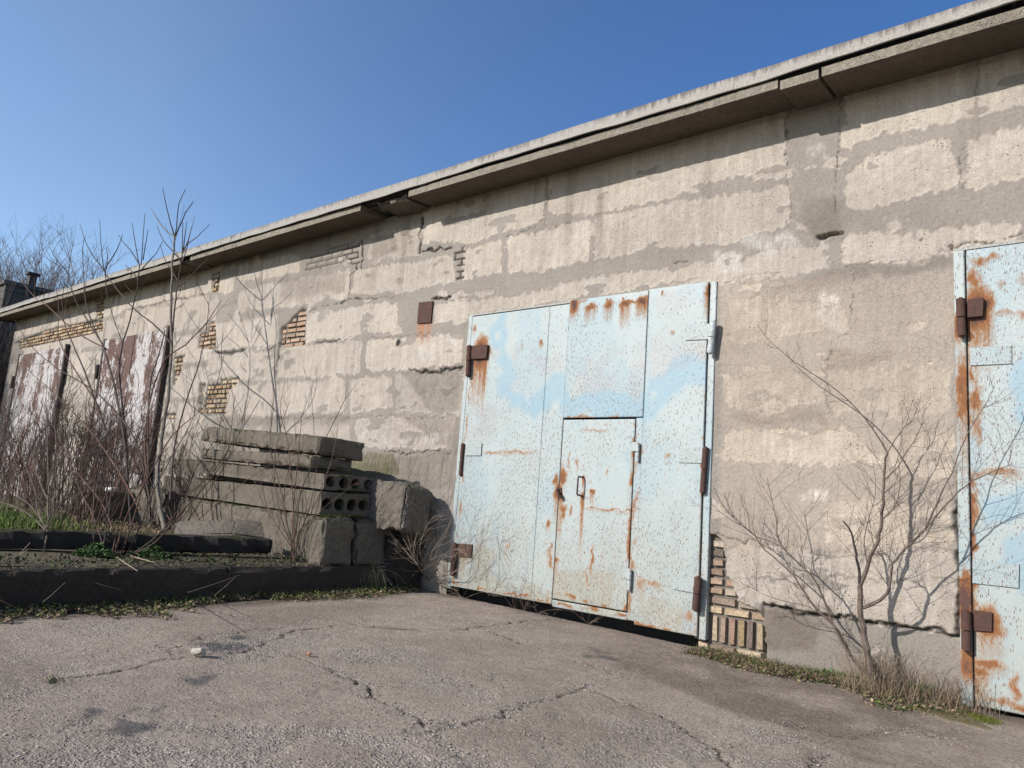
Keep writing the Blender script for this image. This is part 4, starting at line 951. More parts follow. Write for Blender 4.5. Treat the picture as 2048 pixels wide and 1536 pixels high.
# ================================================================== PLANTS
TW = NT('bark_twigs', .8); c = TW.acol('Col'); MTW = TW.out(TW.gain(c, TW.rng(TW.noise(30, 3), .3, .7, .75, 1.3)))
THK = 1.25
class Plant:
    def __init__(s, seed): s.r = random.Random(seed); s.main = MB(); s.tw = MB()
    def put(s, mb, pts, r0, r1, n, col):
        b = len(mb.V); k = len(pts); mb.tube(pts, [r0+(r1-r0)*i/(k-1) for i in range(k)], n, cap=r0 > .004); mb.C += [col]*(len(mb.V)-b)
    def smooth(s, P, sub=3):
        P = [Vector(p) for p in P]; out = []
        for i in range(len(P)-1):
            a, b, c, d = P[max(i-1, 0)], P[i], P[i+1], P[min(i+2, len(P)-1)]
            for k in range(sub):
                u = k/sub; out.append(.5*((2*b)+(c-a)*u+(2*a-5*b+4*c-d)*u*u+(3*b-a-3*c+d)*u**3))
        out.append(P[-1]); return out
    def stem(s, pts, r0, r1, col, twig=None, n=6, mb=None):
        P = s.smooth(pts)
        for i in range(1, len(P)-1): P[i] = P[i]+Vector((s.r.uniform(-1, 1), s.r.uniform(-1, 1), s.r.uniform(-1, 1)))*r0*.35
        s.put(mb or s.main, P, r0*THK, r1*THK, n, col); return P
    def shoot(s, o, d, L, r, col, level, bend=.25, up=.15, kids=3, spread=.7, n=4):
        r_ = s.r; P = [o]; d = d.normalized(); k = 4 if L > .15 else 3; pos = []
        cv = Vector((r_.uniform(-1, 1), r_.uniform(-1, 1), r_.uniform(-1, 1)))*bend
        for i in range(k):
            d = (d+cv*.35+Vector((0, 0, up*.5))+Vector((r_.uniform(-1, 1), r_.uniform(-1, 1), r_.uniform(-1, 1)))*.08).normalized(); P.append(P[-1]+d*L/k); pos.append(d)
        s.put(s.tw, P, r, max(r*.35, .0008), 3 if r < .004 else n, col)
        if level > 0:
            for j in range(kids):
                q = r_.randint(1, k); dd = pos[q-1]; sv = Vector((r_.uniform(-1, 1), r_.uniform(-1, 1), r_.uniform(-1, 1))); sv = (sv-dd*sv.dot(dd)).normalized()
                s.shoot(P[q], (dd+sv*spread*r_.uniform(.6, 1.3)), L*r_.uniform(.35, .75), r*.6, col, level-1, bend, up, kids, spread, n)
    def along(s, P, count, L, r, col, level, t0=.25, spread=.9, flat=None, **k):
        for _ in range(count):
            u = t0+(1-t0)*s.r.random(); i = min(int(u*(len(P)-1)), len(P)-2); dd = (P[i+1]-P[i]).normalized()
            sv = Vector((s.r.uniform(-1, 1), s.r.uniform(-1, 1), s.r.uniform(-.7, 1)));
            if flat is not None: sv.y *= flat
            sv = (sv-dd*sv.dot(dd)).normalized(); s.shoot(P[i], dd+sv*spread*s.r.uniform(.6, 1.4), L*s.r.uniform(.5, 1.2), r, col, level, **k)
    def done(s, name, loc, label, cat, group=None, a='stems', b='twigs'):
        e = empty(name, loc, label, cat, group)
        if s.main.V: s.main.build(a, MTW, e)
        if s.tw.V: s.tw.build(b, MTW, e)
        return e
def pl(lst, y0, y1): n = len(lst)-1; return [onY(a, b, y0+(y1-y0)*i/n) for i, (a, b) in enumerate(lst)]
BK = (.06, .042, .034); BKG = (.14, .12, .098); BKR = (.10, .055, .042); BKD = (.035, .027, .024)

# --- shrub between the two blue gates
THK = .95; s = Plant(11); cb = (.10, .075, .06)
d = -.30
tr = s.stem(pl([(1741,1345),(1736,1310),(1729,1270),(1722,1215),(1720,1172)], -.33, d), .026, .019, cb, n=8)
mn = s.stem(pl([(1720,1172),(1735,1130),(1755,1080),(1763,1040),(1768,990),(1770,930),(1775,905)], d, -.26), .017, .009, cb)
lg = s.stem(pl([(1775,905),(1755,872),(1741,851),(1697,801),(1641,757),(1591,725),(1542,684),(1515,649)], -.26, -.30), .008, .0022, cb)
dk = s.stem(pl([(1720,1172),(1716,1130),(1710,1098),(1702,1066),(1686,1042)], d, -.34), .013, .006, BKD)
rt = s.stem(pl([(1723,1216),(1750,1206),(1774,1186),(1782,1152),(1784,1128)], d, -.36), .014, .010, cb)
r2 = s.stem(pl([(1784,1128),(1810,1098),(1850,1058),(1885,1018),(1915,985),(1945,962),(1990,942),(2025,928)], -.36, -.42), .009, .0018, cb)
r3 = s.stem(pl([(1784,1128),(1775,1110),(1755,1098),(1740,1090)], -.36, -.4), .005, .002, cb)
r4 = s.stem(pl([(1850,1058),(1868,1020),(1888,975),(1904,945),(1922,895),(1945,850),(1975,800),(1990,770)], -.38, -.33), .007, .0018, cb)
l1 = s.stem(pl([(1722,1340),(1700,1310),(1682,1270),(1655,1238),(1628,1212),(1600,1170),(1576,1140),(1530,1100),(1500,1062),(1455,1035),(1415,1000)], -.28, -.30), .014, .002, cb)
l2 = s.stem(pl([(1700,1310),(1672,1262),(1648,1200),(1630,1160),(1600,1130),(1572,1103),(1556,1075),(1552,1040),(1540,985),(1535,955)], -.30, -.38), .011, .002, cb)
l3 = s.stem(pl([(1600,1130),(1580,1110),(1548,1085),(1515,1075),(1480,1048),(1450,1020)], -.35, -.4), .006, .0018, cb)
l4 = s.stem(pl([(1655,1238),(1620,1215),(1580,1205),(1530,1190),(1490,1168)], -.3, -.36), .005, .0015, cb)
u1 = s.stem(pl([(1775,905),(1790,880),(1812,850),(1822,845),(1840,800)], -.26, -.2), .005, .002, cb)
u2 = s.stem(pl([(1769,960),(1795,935),(1815,900),(1830,880),(1848,840)], -.28, -.22), .005, .0018, cb)
u3 = s.stem(pl([(1763,1040),(1785,1020),(1798,985),(1800,945),(1795,910)], -.28, -.4), .005, .0015, cb)
u4 = s.stem(pl([(1735,1130),(1728,1080),(1740,1030),(1752,980),(1745,920)], -.3, -.42), .005, .0015, cb)
for P, c_, L in ((mn, 18, .42), (lg, 7, .20), (dk, 10, .30), (rt, 5, .35), (r2, 18, .34), (r4, 12, .25), (l1, 24, .32), (l2, 18, .32), (l3, 14, .26), (l4, 10, .2), (u1, 6, .22), (u2, 6, .2), (u3, 8, .25), (u4, 9, .25), (r3, 8, .28)):
    s.along(P, c_, L, .0021, cb, 1, t0=.12, spread=1.0, flat=.45, kids=2, up=.12, bend=.22)
s.done('bare_shrub', onY(1741, 1345, -.33), 'bare branching shrub growing at the wall between the two blue gates', 'shrub', a='branches')

THK = 1.08
# --- tall shrub at the left, multi-stemmed
s = Plant(21); y0, y1 = -1.75, -1.25
S1 = s.stem(pl([(330,1062),(318,1000),(317,929),(328,852),(338,776),(342,700),(342,604),(345,528),(349,472)], y0, y1), .026, .012, BKG, n=8)
s.stem(pl([(349,472),(345,459),(333,416),(325,375)], y1, y1-.05), .012, .004, BKD); s.stem(pl([(350,470),(353,455),(358,408),(371,378)], y1, y1+.05), .011, .004, BKD)
s.stem(pl([(349,474),(328,457),(310,431),(302,416)], y1, y1+.1), .010, .004, BKG); s.stem(pl([(350,472),(362,448),(371,426),(386,403)], y1, y1-.1), .010, .004, BKD)
S2 = s.stem(pl([(338,776),(342,690),(347,640),(353,579),(363,523),(365,480),(366,444)], y0+.3, y1), .015, .005, BK)
for l_ in ([(363,523),(371,507),(378,477),(389,434)], [(364,510),(373,490),(394,474),(419,449)], [(358,573),(370,563),(381,553),(400,532),(417,518)], [(355,561),(346,545),(338,533),(327,512),(321,490)], [(361,520),(345,502),(330,485),(320,468),(314,452)], [(366,500),(370,470),(373,443)], [(367,505),(376,480),(382,455)]):
    s.stem(pl(l_, y1, y1+s.r.uniform(-.15, .15)), .009, .0035, s.r.choice((BK, BKD, BKG)))
S3 = s.stem(pl([(300,1040),(297,940),(297,832),(302,761),(315,718),(330,660)], y0, y1-.2), .015, .008, BK)
S4 = s.stem(pl([(262,1050),(256,960),(250,880),(244,802),(240,760),(239,726),(246,685),(259,642),(274,579),(279,533)], y0-.1, y1-.3), .016, .008, BKD)
for l_ in ([(279,533),(269,477),(264,446)], [(282,530),(286,480),(290,426)], [(286,520),(291,490),(296,459)], [(279,530),(262,502),(250,488),(237,470)], [(284,538),(300,520),(312,507),(325,482)], [(276,560),(262,540),(250,530)], [(272,590),(255,575),(248,560)]):
    s.stem(pl(l_, y1-.3, y1-.3+s.r.uniform(-.15, .15)), .008, .0035, BKD)
S5 = s.stem(pl([(239,726),(216,700),(178,680),(150,660),(127,642),(95,612),(69,594),(40,560)], y1-.5, y1-.7), .015, .004, BKR)
S6 = s.stem(pl([(345,690),(330,672),(305,647),(269,619),(236,581),(211,548),(208,538)], y1-.2, y1-.4), .013, .006, BK)
for l_ in ([(208,540),(203,500),(199,439)], [(208,540),(183,507),(170,480),(160,449)], [(211,536),(229,507),(238,490),(245,469)], [(211,551),(213,580),(218,604),(229,642),(244,685)], [(210,550),(215,520),(213,495)]):
    s.stem(pl(l_, y1-.4, y1-.4+s.r.uniform(-.1, .1)), .0085, .0035, BKD)
S7 = s.stem(pl([(252,900),(235,800),(211,706),(198,678),(178,629),(170,591),(167,550),(165,502),(169,474)], y0-.1, y1-.5), .016, .004, BK)
s.stem(pl([(170,591),(172,560),(174,540),(178,518)], y1-.5, y1-.4), .006, .003, BKR)
S8 = s.stem(pl([(210,860),(190,800),(160,720),(138,670),(127,637),(125,591),(130,563)], y0-.1, y1-.6), .014, .0035, BK)
S9 = s.stem(pl([(198,678),(175,640),(150,600),(135,546),(120,528),(109,513),(98,492)], y1-.5, y1-.8), .010, .003, BKD)
S10 = s.stem(pl([(190,800),(150,740),(118,680),(118,620),(110,560),(104,535)], y0, y1-.7), .010, .003, BKR)
S11 = s.stem(pl([(300,1000),(290,900),(300,800),(330,720),(370,690),(410,650),(430,620),(443,600)], y0, y1), .014, .003, BKR)
S12 = s.stem(pl([(300,1000),(270,880),(200,790),(120,740),(60,690),(30,640)], y0-.1, y1-.8), .014, .003, BK)
S13 = s.stem(pl([(280,1020),(230,930),(170,850),(90,770),(30,720)], y0-.1, y1-.7), .013, .003, BKR)
S14 = s.stem(pl([(340,1000),(348,900),(372,800),(400,720),(415,640),(418,600)], y0, y1), .013, .003, BK)
for P in (S1, S2, S3, S4, S5, S6, S7, S8, S9, S10, S11, S12, S13, S14): s.along(P, 4, .55, .0045, s.r.choice((BK, BKR)), 1, t0=.15, spread=.8, kids=1, up=.3, bend=.2)
s.done('bare_shrub', onY(320, 1062, y0), 'tall bare shrub with a pale main stem rising above the eave at the left', 'shrub')

# --- reddish stems in front of the beam
s = Plant(31)
def px3(lst, P0, yend): # first point on the yard surface, then drift in depth
    y0_ = P0[1]; n = len(lst)-1; return [P0]+[onY(a, b, y0_+(yend-y0_)*i/n) for i, (a, b) in enumerate(lst) if i > 0]
def yardpt(a, b): return onZ(a, b, .31)
for l_ in ([(189,1108),(187,1064),(189,920),(188,820),(192,700)], [(203,1108),(211,1064),(215,959),(216,920),(222,820),(250,700)], [(219,1104),(217,1037),(225,969),(232,920),(240,830),(232,740)], [(224,1108),(240,1037),(260,959),(271,920),(300,820),(330,730)],
           [(242,1108),(267,1037),(289,959),(302,900),(340,800)], [(254,1108),(283,1047),(305,988),(340,920),(380,850),(400,790)], [(258,1112),(305,1080),(345,1037),(371,998),(420,950),(470,880),(520,800)], [(262,1110),(310,1085),(350,1040),(420,960),(455,900),(470,790)],
           [(235,1108),(225,1060),(200,1000),(150,940),(110,880)], [(230,1108),(250,1040),(272,1000),(310,930),(345,870),(420,800),(450,700)], [(210,1108),(190,1040),(160,980),(130,900),(100,840)]):
    P0 = yardpt(*l_[0]); P = s.stem(px3(l_, P0, P0[1]+s.r.uniform(-.1, .35)), s.r.uniform(.006, .010), .002, s.r.choice((BKR, BKR, BK)))
    s.along(P, 7, .30, .0028, BKR, 1, t0=.3, spread=.8, kids=1, up=.25)
s.done('bare_shrub', yardpt(235, 1110), 'clump of thin reddish stems fanning up in front of the long beam', 'shrub')
s = Plant(32)
for l_ in ([(88,1104),(95,1058),(97,1000),(97,940),(95,870),(92,800),(96,740)], [(92,1056),(85,1045),(60,1010),(30,990),(-5,960)], [(92,1056),(75,1020),(70,980),(50,930),(30,860)], [(94,1056),(115,1020),(140,970),(165,940),(180,905)], [(94,1050),(108,1000),(118,940),(130,860),(125,790)], [(96,1000),(75,950),(60,880),(55,800)], [(97,960),(112,900),(108,830),(115,760)], [(90,1060),(60,1030),(20,1010),(-20,1000)]):
    P0 = yardpt(88, 1104)+np.array([0, 0, 0]); pts = [onY(a, b, P0[1]+.02*i) for i, (a, b) in enumerate(l_)]
    if l_[0] == (88, 1104): pts[0] = P0
    P = s.stem(pts, .011 if l_[0] == (88, 1104) else .006, .0015, (.12, .09, .07)); s.along(P, 16, .24, .0022, (.12, .09, .07), 1, t0=.15, spread=.8, kids=2, up=.25)
s.done('bare_shrub', yardpt(88, 1104), 'small pale twiggy shrub standing alone on the yard edge at far left', 'shrub')
# --- stems in front of the block pile
s = Plant(33); P0 = onZ(590, 1122, .285)
for l_ in ([(575,1050),(562,980),(548,930),(540,880),(547,820),(545,770)], [(570,1060),(553,990),(548,930),(560,860),(580,800)], [(585,1060),(590,980),(598,900),(605,830),(630,760)], [(594,1050),(600,990),(628,920),(660,860),(690,800),(715,765)], [(600,1060),(623,1040),(660,1005),(700,975),(720,960)],
           [(560,1080),(540,1040),(520,990),(500,930),(505,860)], [(580,1070),(568,1020),(572,960),(590,890),(588,830)], [(603,1070),(625,1020),(650,960),(668,900),(676,850)], [(588,1040),(583,960),(575,880),(560,820),(570,760)], [(596,1080),(610,1040),(625,990),(633,940),(650,880)], [(570,1075),(545,1040),(530,1000),(515,950),(470,900)]):
    b = P0+np.array([s.r.uniform(-.12, .05), s.r.uniform(-.1, .1), 0]); yy = b[1]; P = s.stem([b]+[onY(a, c_, yy+s.r.uniform(-.02, .02)+.02*i) for i, (a, c_) in enumerate(l_)], s.r.uniform(.005, .009), .0016, s.r.choice((BKR, BKR, BK, (.14,.095,.07))))
    s.along(P, 7, .24, .0022, BKR, 1, t0=.2, spread=.8, kids=1, up=.25)
s.done('bare_shrub', P0, 'clump of thin red-brown stems growing in front of the stacked blocks', 'shrub')
s = Plant(34); P0 = onZ(352, 1080, .30)
for l_ in ([(360,1040),(375,980),(380,900),(400,830),(430,760)], [(350,1030),(352,950),(375,880),(390,820),(380,740)], [(370,1050),(410,990),(450,930),(480,860),(492,800)], [(375,1060),(430,1010),(480,970),(540,930),(600,900)], [(345,1040),(330,980),(350,900),(340,830)], [(355,1050),(390,1000),(430,920),(440,850),(460,790)], [(340,1040),(310,990),(290,930),(240,880)]):
    P = s.stem([P0+np.array([s.r.uniform(-.1, .1), 0, 0])]+[onY(a, c_, P0[1]+.03*i) for i, (a, c_) in enumerate(l_)], s.r.uniform(.005, .008), .0016, s.r.choice((BKR, BK))); s.along(P, 10, .28, .0024, BKR, 1, t0=.1, spread=.9, kids=2, up=.2)
s.done('bare_shrub', P0, 'thin tangled stems leaning right between the beam and the block pile', 'shrub')
# --- twigs by the lower left corner of the first gate
s = Plant(35); P0 = onZ(850, 1172, 0.0); P0[0] = max(P0[0], -6.3)
for l_ in ([(868,1120),(895,1060),(905,1020)], [(860,1120),(880,1080),(912,1030),(925,1010)], [(840,1110),(850,1060),(870,1030)], [(830,1120),(800,1060),(790,1000),(800,900),(812,800)], [(822,1100),(815,1000),(822,900),(838,850)], [(835,1130),(800,1090),(780,1060),(760,1045)], [(870,1140),(900,1105),(920,1095)], [(828,1120),(838,1040),(835,960),(850,900),(870,830)], [(880,1150),(920,1140),(960,1100),(965,1060)], [(890,1160),(930,1120),(940,1060),(960,1020)]):
    P = s.stem([P0+np.array([s.r.uniform(-.1, .1), s.r.uniform(-.05, .05), 0])]+[onY(a, c_, -.42+.03*i) for i, (a, c_) in enumerate(l_)], .0034, .0012, (.20, .155, .115)); s.along(P, 13, .32, .0016, (.25, .19, .14), 1, t0=.15, spread=.9, kids=2, up=.1)
s.done('dry_twigs', P0, 'fine dry twigs beside the shaded blocks at the left foot of the gate', 'shrub')
s = Plant(36)
for (a, b) in ((925, 1188), (960, 1195), (1090, 1212), (1105, 1216), (1120, 1222), (1230, 1240)):
    P0 = onZ(a, b, 0.0); P0[1] = -.09
    for _ in range(5): s.shoot(Vector(P0), Vector((s.r.uniform(-1.2, 1.2), s.r.uniform(-.5, .3), s.r.uniform(.3, 1.3))), s.r.uniform(.15, .5 if a < 1000 else .28), .0018, (.17, .12, .09), 2, kids=2, bend=.5, up=0)
s.done('dry_twigs', onZ(925, 1188, 0), 'fine dry twigs along the bottom edge of the first gate', 'shrub')

# --- brush in front of the far gates
k = 0
blabs = ['bare brush shrub before the leftmost brown gate', 'dense low brush shrub at the left frame edge behind the grass', 'dark brush shrub against the right half of the leftmost brown gate', 'tangled brush shrub by the near post of the nearer brown gate', 'thin bare shrub at the left frame edge', 'bare brush shrub between the two brown gates', 'reddish brush shrub before the nearer brown gate', 'low brush shrub at the foot of the nearer brown gate',
         'wispy shrub by the corner of the building', 'dense brush shrub beside the green grass', 'bare shrub behind the short grey block', 'spindly shrub left of the pale main stem', 'bushy dry shrub by the wall foot past the slabs', 'dark bare shrub beyond the building corner', 'leaning bare shrub at the back of the grass']
spots = [(-18.5, -1.2, 2.3, 15), (-19.8, -2.2, 1.9, 14), (-16.2, -1.3, 1.7, 14), (-14.3, -.7, 1.9, 14), (-17.5, -1.9, 1.6, 8), (-15.6, -.9, 2.0, 13), (-13.6, -1.1, 1.8, 14), (-12.6, -.7, 1.7, 12), (-22.0, -1.0, 3.2, 14), (-13.3, -1.7, 1.4, 9), (-11.3, -1.7, 1.6, 12), (-11.9, -1.8, 2.2, 8), (-10.6, -.7, 1.3, 12), (-23.8, -1.6, 4.2, 16), (-14.9, -1.5, 1.5, 9)]
for (x, y, H, ns), lab in zip(spots, blabs):
    s = Plant(50+k); col = s.r.choice(((.065, .042, .035), (.08, .052, .042), (.055, .038, .032))); z0 = float(pz(np.array(x), np.array(y)))
    for _ in range(int(ns*1.1)):
        b = Vector((x+s.r.uniform(-.35, .35), y+s.r.uniform(-.3, .3), z0-.02)); tp = b+Vector((s.r.gauss(0, .28)*H, s.r.gauss(0, .16)*H, H*s.r.uniform(.6, 1.05)))
        md = b.lerp(tp, .5)+Vector((s.r.uniform(-.1, .1), s.r.uniform(-.1, .1), .12*H)); P = s.stem([b, b.lerp(md, .5), md, md.lerp(tp, .5)+Vector((0, 0, .03)), tp], .0085, .0025, col, n=4)
        s.along(P, 14, .40, .0040, col, 1, t0=.08, spread=.75, kids=2, up=.25)
    s.done('bare_shrub', (x, y, z0), lab, 'shrub', 'bare brush along the far wall'); k += 1

# --- trees beyond the roof and beyond the end of the building
tlabs = ['bare fine-twigged tree at the far left above the roof end', 'bare tree rising behind the dark brick wall', 'bare rounded tree over the roof right of the chimney stub', 'bare tree far left beyond the building corner', 'low bare tree showing over the far roof edge']
def tree(x, y, zb, H, seed, lab, wdt=.5, nb=26):
    s = Plant(seed); col = (.17, .15, .15); tr = s.stem([(x, y, zb), (x+.1, y, zb+H*.25), (x-.05, y+.1, zb+H*.5), (x+.05, y, zb+H*.8)], .11, .03, col, n=6)
    for _ in range(nb):
        u = s.r.uniform(.25, 1); i = min(int(u*(len(tr)-1)), len(tr)-2); a = s.r.uniform(0, 6.28); d_ = Vector((math.cos(a)*wdt, math.sin(a)*wdt, s.r.uniform(.5, 1.3))).normalized(); L = H*s.r.uniform(.25, .5)*(1.25-u*.5)
        P = s.stem([tr[i], tr[i]+d_*L*.5, tr[i]+d_*L+Vector((0, 0, L*.15))], .03, .008, col, n=4); s.along(P, 12, L*.42, .010, col, 2, t0=.2, spread=.8, kids=3, up=.2)
    s.done('bare_tree', (x, y, zb), lab, 'tree', 'bare trees beyond the building', 'trunk', 'crown')
def at_x(a, b, X): return onX(a, b, X)
for (a, b, X, lab, sd_) in ((20, 520, -30, tlabs[0], 81), (58, 515, -33, tlabs[1], 82), (140, 545, -31, tlabs[2], 83), (-30, 640, -27, tlabs[3], 84), (95, 545, -28, tlabs[4], 85)):
    p = at_x(a, b, X); tree(X, p[1], .3, p[2]-.3, sd_, lab, nb=24)
# thicket that closes the view past the corner
s = Plant(91)
for _ in range(620):
    x = s.r.uniform(-24.9, -22.9); y = s.r.uniform(-4.5, 2.5); s.shoot(Vector((x, y, .25)), Vector((s.r.uniform(-.3, .3), s.r.uniform(-.3, .3), 1)), s.r.uniform(1.2, 4.3), .012, (.06, .045, .04), 1, kids=7, bend=.12, up=.2, spread=.6)
o = s.tw.build('thicket', MTW); tag(o, 'dense dark thicket beyond the far end of the building', 'thicket', kind='stuff')

# ---- brick building behind, seen over the roof end
cpt = onX(12, 568, -25.0); bb = empty('brick_building', (-27.5, cpt[1]+3, .2), 'dark brick building rising behind the roof at the far left', 'building')
t = NT('grey_brickwork', .95); br = t.n('ShaderNodeTexBrick'); sx = t.n('ShaderNodeSeparateXYZ'); t.put(sx.inputs[0], t.pos); cb_ = t.n('ShaderNodeCombineXYZ'); t.put(cb_.inputs[0], t.add(sx.outputs[0], sx.outputs[1])); t.put(cb_.inputs[1], sx.outputs[2]); t.put(br.inputs['Vector'], cb_.outputs[0])
br.inputs['Scale'].default_value = 1; br.inputs['Brick Width'].default_value = .8; br.inputs['Row Height'].default_value = .4; br.inputs['Mortar Size'].default_value = .02
br.inputs['Color1'].default_value = (.10, .09, .08, 1); br.inputs['Color2'].default_value = (.075, .068, .062, 1); br.inputs['Mortar'].default_value = (.045, .042, .04, 1)
MGB = t.out(t.gain(br.outputs['Color'], t.rng(t.noise(2, 4), .3, .7, .75, 1.2)))
y0_, zt = cpt[1], cpt[2]
m = MB(); m.box(-30, -25, y0_, y0_+7, .0, zt); m.build('wall', MGB, bb)
m = MB(); m.box(-30.1, -24.93, y0_-.07, y0_+7.1, zt+.003, zt+.12); rf = m.build('roof', MRF, bb)
pc = onX(64, 572, -26); m = MB(); m.box(-26.2, -26.0, pc[1]-.1, pc[1]+.1, zt+.123, pc[2]+.35); m.box(-26.26, -25.94, pc[1]-.17, pc[1]+.17, pc[2]+.353, pc[2]+.42); m.build('chimney', MRD, bb)

# ---- grass, weeds, moss, litter
def blades(n, samp, h, wd, cols, name, label, cat, lean=.5, kind='stuff', seed=1):
    rs = np.random.RandomState(seed); P = np.array([samp(rs) for _ in range(n)]); a = rs.rand(n)*6.283; H = h[0]+(h[1]-h[0])*rs.rand(n)**1.5; W_ = wd*(.6+.8*rs.rand(n))
    dx, dy = np.cos(a), np.sin(a); ln = lean*H*(rs.rand(n)+.15); b = rs.rand(n)*6.283; lx, ly = np.cos(b)*ln, np.sin(b)*ln
    V = np.zeros((n, 5, 3)); V[:, 0] = P; V[:, 0, 0] -= dx*W_; V[:, 0, 1] -= dy*W_; V[:, 1] = P; V[:, 1, 0] += dx*W_; V[:, 1, 1] += dy*W_
    mid = P.copy(); mid[:, 0] += lx*.35; mid[:, 1] += ly*.35; mid[:, 2] += H*.6
    V[:, 2] = mid; V[:, 2, 0] += dx*W_*.8; V[:, 2, 1] += dy*W_*.8; V[:, 3] = mid; V[:, 3, 0] -= dx*W_*.8; V[:, 3, 1] -= dy*W_*.8
    V[:, 4] = P; V[:, 4, 0] += lx; V[:, 4, 1] += ly; V[:, 4, 2] += H*(1-.3*lean*rs.rand(n))
    i = np.arange(n)[:, None]*5; T = np.concatenate([i+np.array([[0, 1, 2]]), i+np.array([[0, 2, 3]]), i+np.array([[3, 2, 4]])])
    c = np.array(cols)[rs.randint(len(cols), size=n)]*(.65+.7*rs.rand(n, 1)); C = np.repeat(c, 5, 0)
    return tag(mesh(name, V.reshape(-1, 3), T, MV, None, None, False, C), label, cat, kind=kind)
def leaves(n, samp, sz, cols, name, label, cat, tilt=.8, seed=1, hz=.05):
    rs = np.random.RandomState(seed); P = np.array([samp(rs) for _ in range(n)]); P[:, 2] += rs.rand(n)**2*hz+.004
    u = rs.randn(n, 3)*np.array([1, 1, tilt]); u /= np.linalg.norm(u, axis=1)[:, None]; w_ = rs.randn(n, 3)*np.array([1, 1, tilt]); v = np.cross(u, w_); v /= np.linalg.norm(v, axis=1)[:, None]; v = np.cross(v, u)*.55
    s_ = (sz*(.5+rs.rand(n)))[:, None]; V = np.stack([P-u*s_, P+v*s_+[0, 0, .001], P+u*s_, P-v*s_], 1)
    c = np.array(cols)[rs.randint(len(cols), size=n)]*(.6+.8*rs.rand(n, 1)); C = np.repeat(c, 4, 0)
    return tag(mesh(name, V.reshape(-1, 3), np.arange(n*4).reshape(n, 4), MV, None, None, False, C), label, cat, kind='stuff')
GRN = [(.045, .075, .014), (.065, .095, .02), (.085, .10, .022), (.04, .06, .014)]; STR = [(.22, .165, .105), (.17, .125, .08), (.27, .21, .14), (.13, .095, .065)]; DRYC = [(.16, .11, .07), (.22, .15, .09), (.12, .085, .06)]
def yard(x0, x1, ya, yb, dens=None):
    def f(rs):
        while True:
            x = x0+(x1-x0)*rs.rand(); y = ya+(yb-ya)*rs.rand()
            if dens is None or rs.rand() < dens(x, y): return (x, y, float(pz(np.array(x), np.array(y))))
    return f
blades(26000, yard(-17, -8.1, -5.6, -1.9, lambda x, y: float(sm(.36, .55, fbm(np.array(x*1.3), np.array(y*1.3), 201)))*(1 if y < -2.3 else .4)), (.04, .16), .005, [(.075, .13, .02), (.10, .15, .025), (.12, .16, .03), (.06, .10, .018)], 'grass', 'short green grass on the raised yard behind the long beam', 'grass', seed=3)
blades(5000, yard(-17, -8.1, -5.6, -.3), (.05, .22), .003, STR, 'dry_grass', 'dry straw-coloured stalks among the yard grass', 'grass', 1.2, seed=4)
leaves(9000, yard(-14, -7.6, -3, -.2), .022, DRYC, 'leaf_litter', 'brown leaf litter on the raised yard by the wall', 'leaf litter', .3, 5, .03)
def kb(rs):
    y = -4.9+4.75*rs.rand(); w_ = .12+.36*float(vn(np.array(y*1.6), np.array(.5), 210))*(1.6 if y < -2.9 else .8); x = -6.47+w_*rs.rand()**1.6*(.4+1.2*float(vn(np.array(y*6), np.array(3.5), 211)))+(.20 if y > -2.0 else 0)*rs.rand()**1.5; return (x, y, float(gz(np.array(x), np.array(y)))+.01)
leaves(6500, kb, .012, GRN+[(.10, .10, .03), (.12, .095, .04), (.07, .055, .03)], 'weeds', 'low green weeds growing along the foot of the kerb wall', 'weeds', .7, 6, .05)
leaves(3500, kb, .018, DRYC+STR, 'leaf_litter', 'dead leaves caught along the foot of the kerb wall', 'leaf litter', .4, 7, .03)
def kb2(rs): y = -5.2+4.2*rs.rand(); x = -6.74-.42*rs.rand(); return (x, y, float(pz(np.array(x), np.array(y))))
leaves(1700, kb2, .015, [(.035, .055, .014), (.05, .07, .018), (.06, .05, .03), (.03, .04, .015)], 'weeds', 'green weeds on the yard between the kerb and the long beam', 'weeds', .8, 8, .07)
def clump(cx, cy, r, h):
    def f(rs): a = rs.rand()*6.28; q = r*rs.rand()**.6; x = cx+q*math.cos(a); y = cy+q*math.sin(a)*.7; return (x, y, float(pz(np.array(x), np.array(y)))+h*rs.rand()*max(0, 1-q/r))
    return f
for a, b, lab in ((300, 1112, 'leafy green weed clump beside the reddish stems'), (190, 1112, 'small leafy green clump left of the reddish stems')):
    q = onZ(a, b, .30); o = leaves(900, clump(q[0], q[1], .26, .14), .020, [(.04, .075, .02), (.055, .10, .025), (.03, .055, .015)], 'weed_clump', lab, 'weeds', .7, a, .02)
# dead root ball with weeds near the kerb end
q = onZ(745, 1178, 0); s = Plant(95)
for _ in range(150):
    s.shoot(Vector((q[0]+s.r.uniform(-.06, .06), q[1]+s.r.uniform(-.06, .06), .22)), Vector((s.r.uniform(-1, 1), s.r.uniform(-1, 1), s.r.uniform(-.2, .8))), s.r.uniform(.18, .40), .0026, s.r.choice([(.36, .29, .2), (.30, .23, .15), (.24, .18, .12)]), 1, kids=1, bend=.7, up=-.9)
s.done('dead_plant', q, 'dried drooping plant clump at the foot of the blocks', 'plant')
def mound(rs): a = rs.rand()*6.28; r = .3*rs.rand()**.6; return (q[0]+r*math.cos(a)*.9, q[1]+r*math.sin(a), .12*max(0, 1-r/.3)*rs.rand()+.0)
leaves(1600, mound, .014, GRN+[(.13, .15, .04)], 'weeds', 'green weeds around the dried drooping plant', 'weeds', .8, 9, .04)
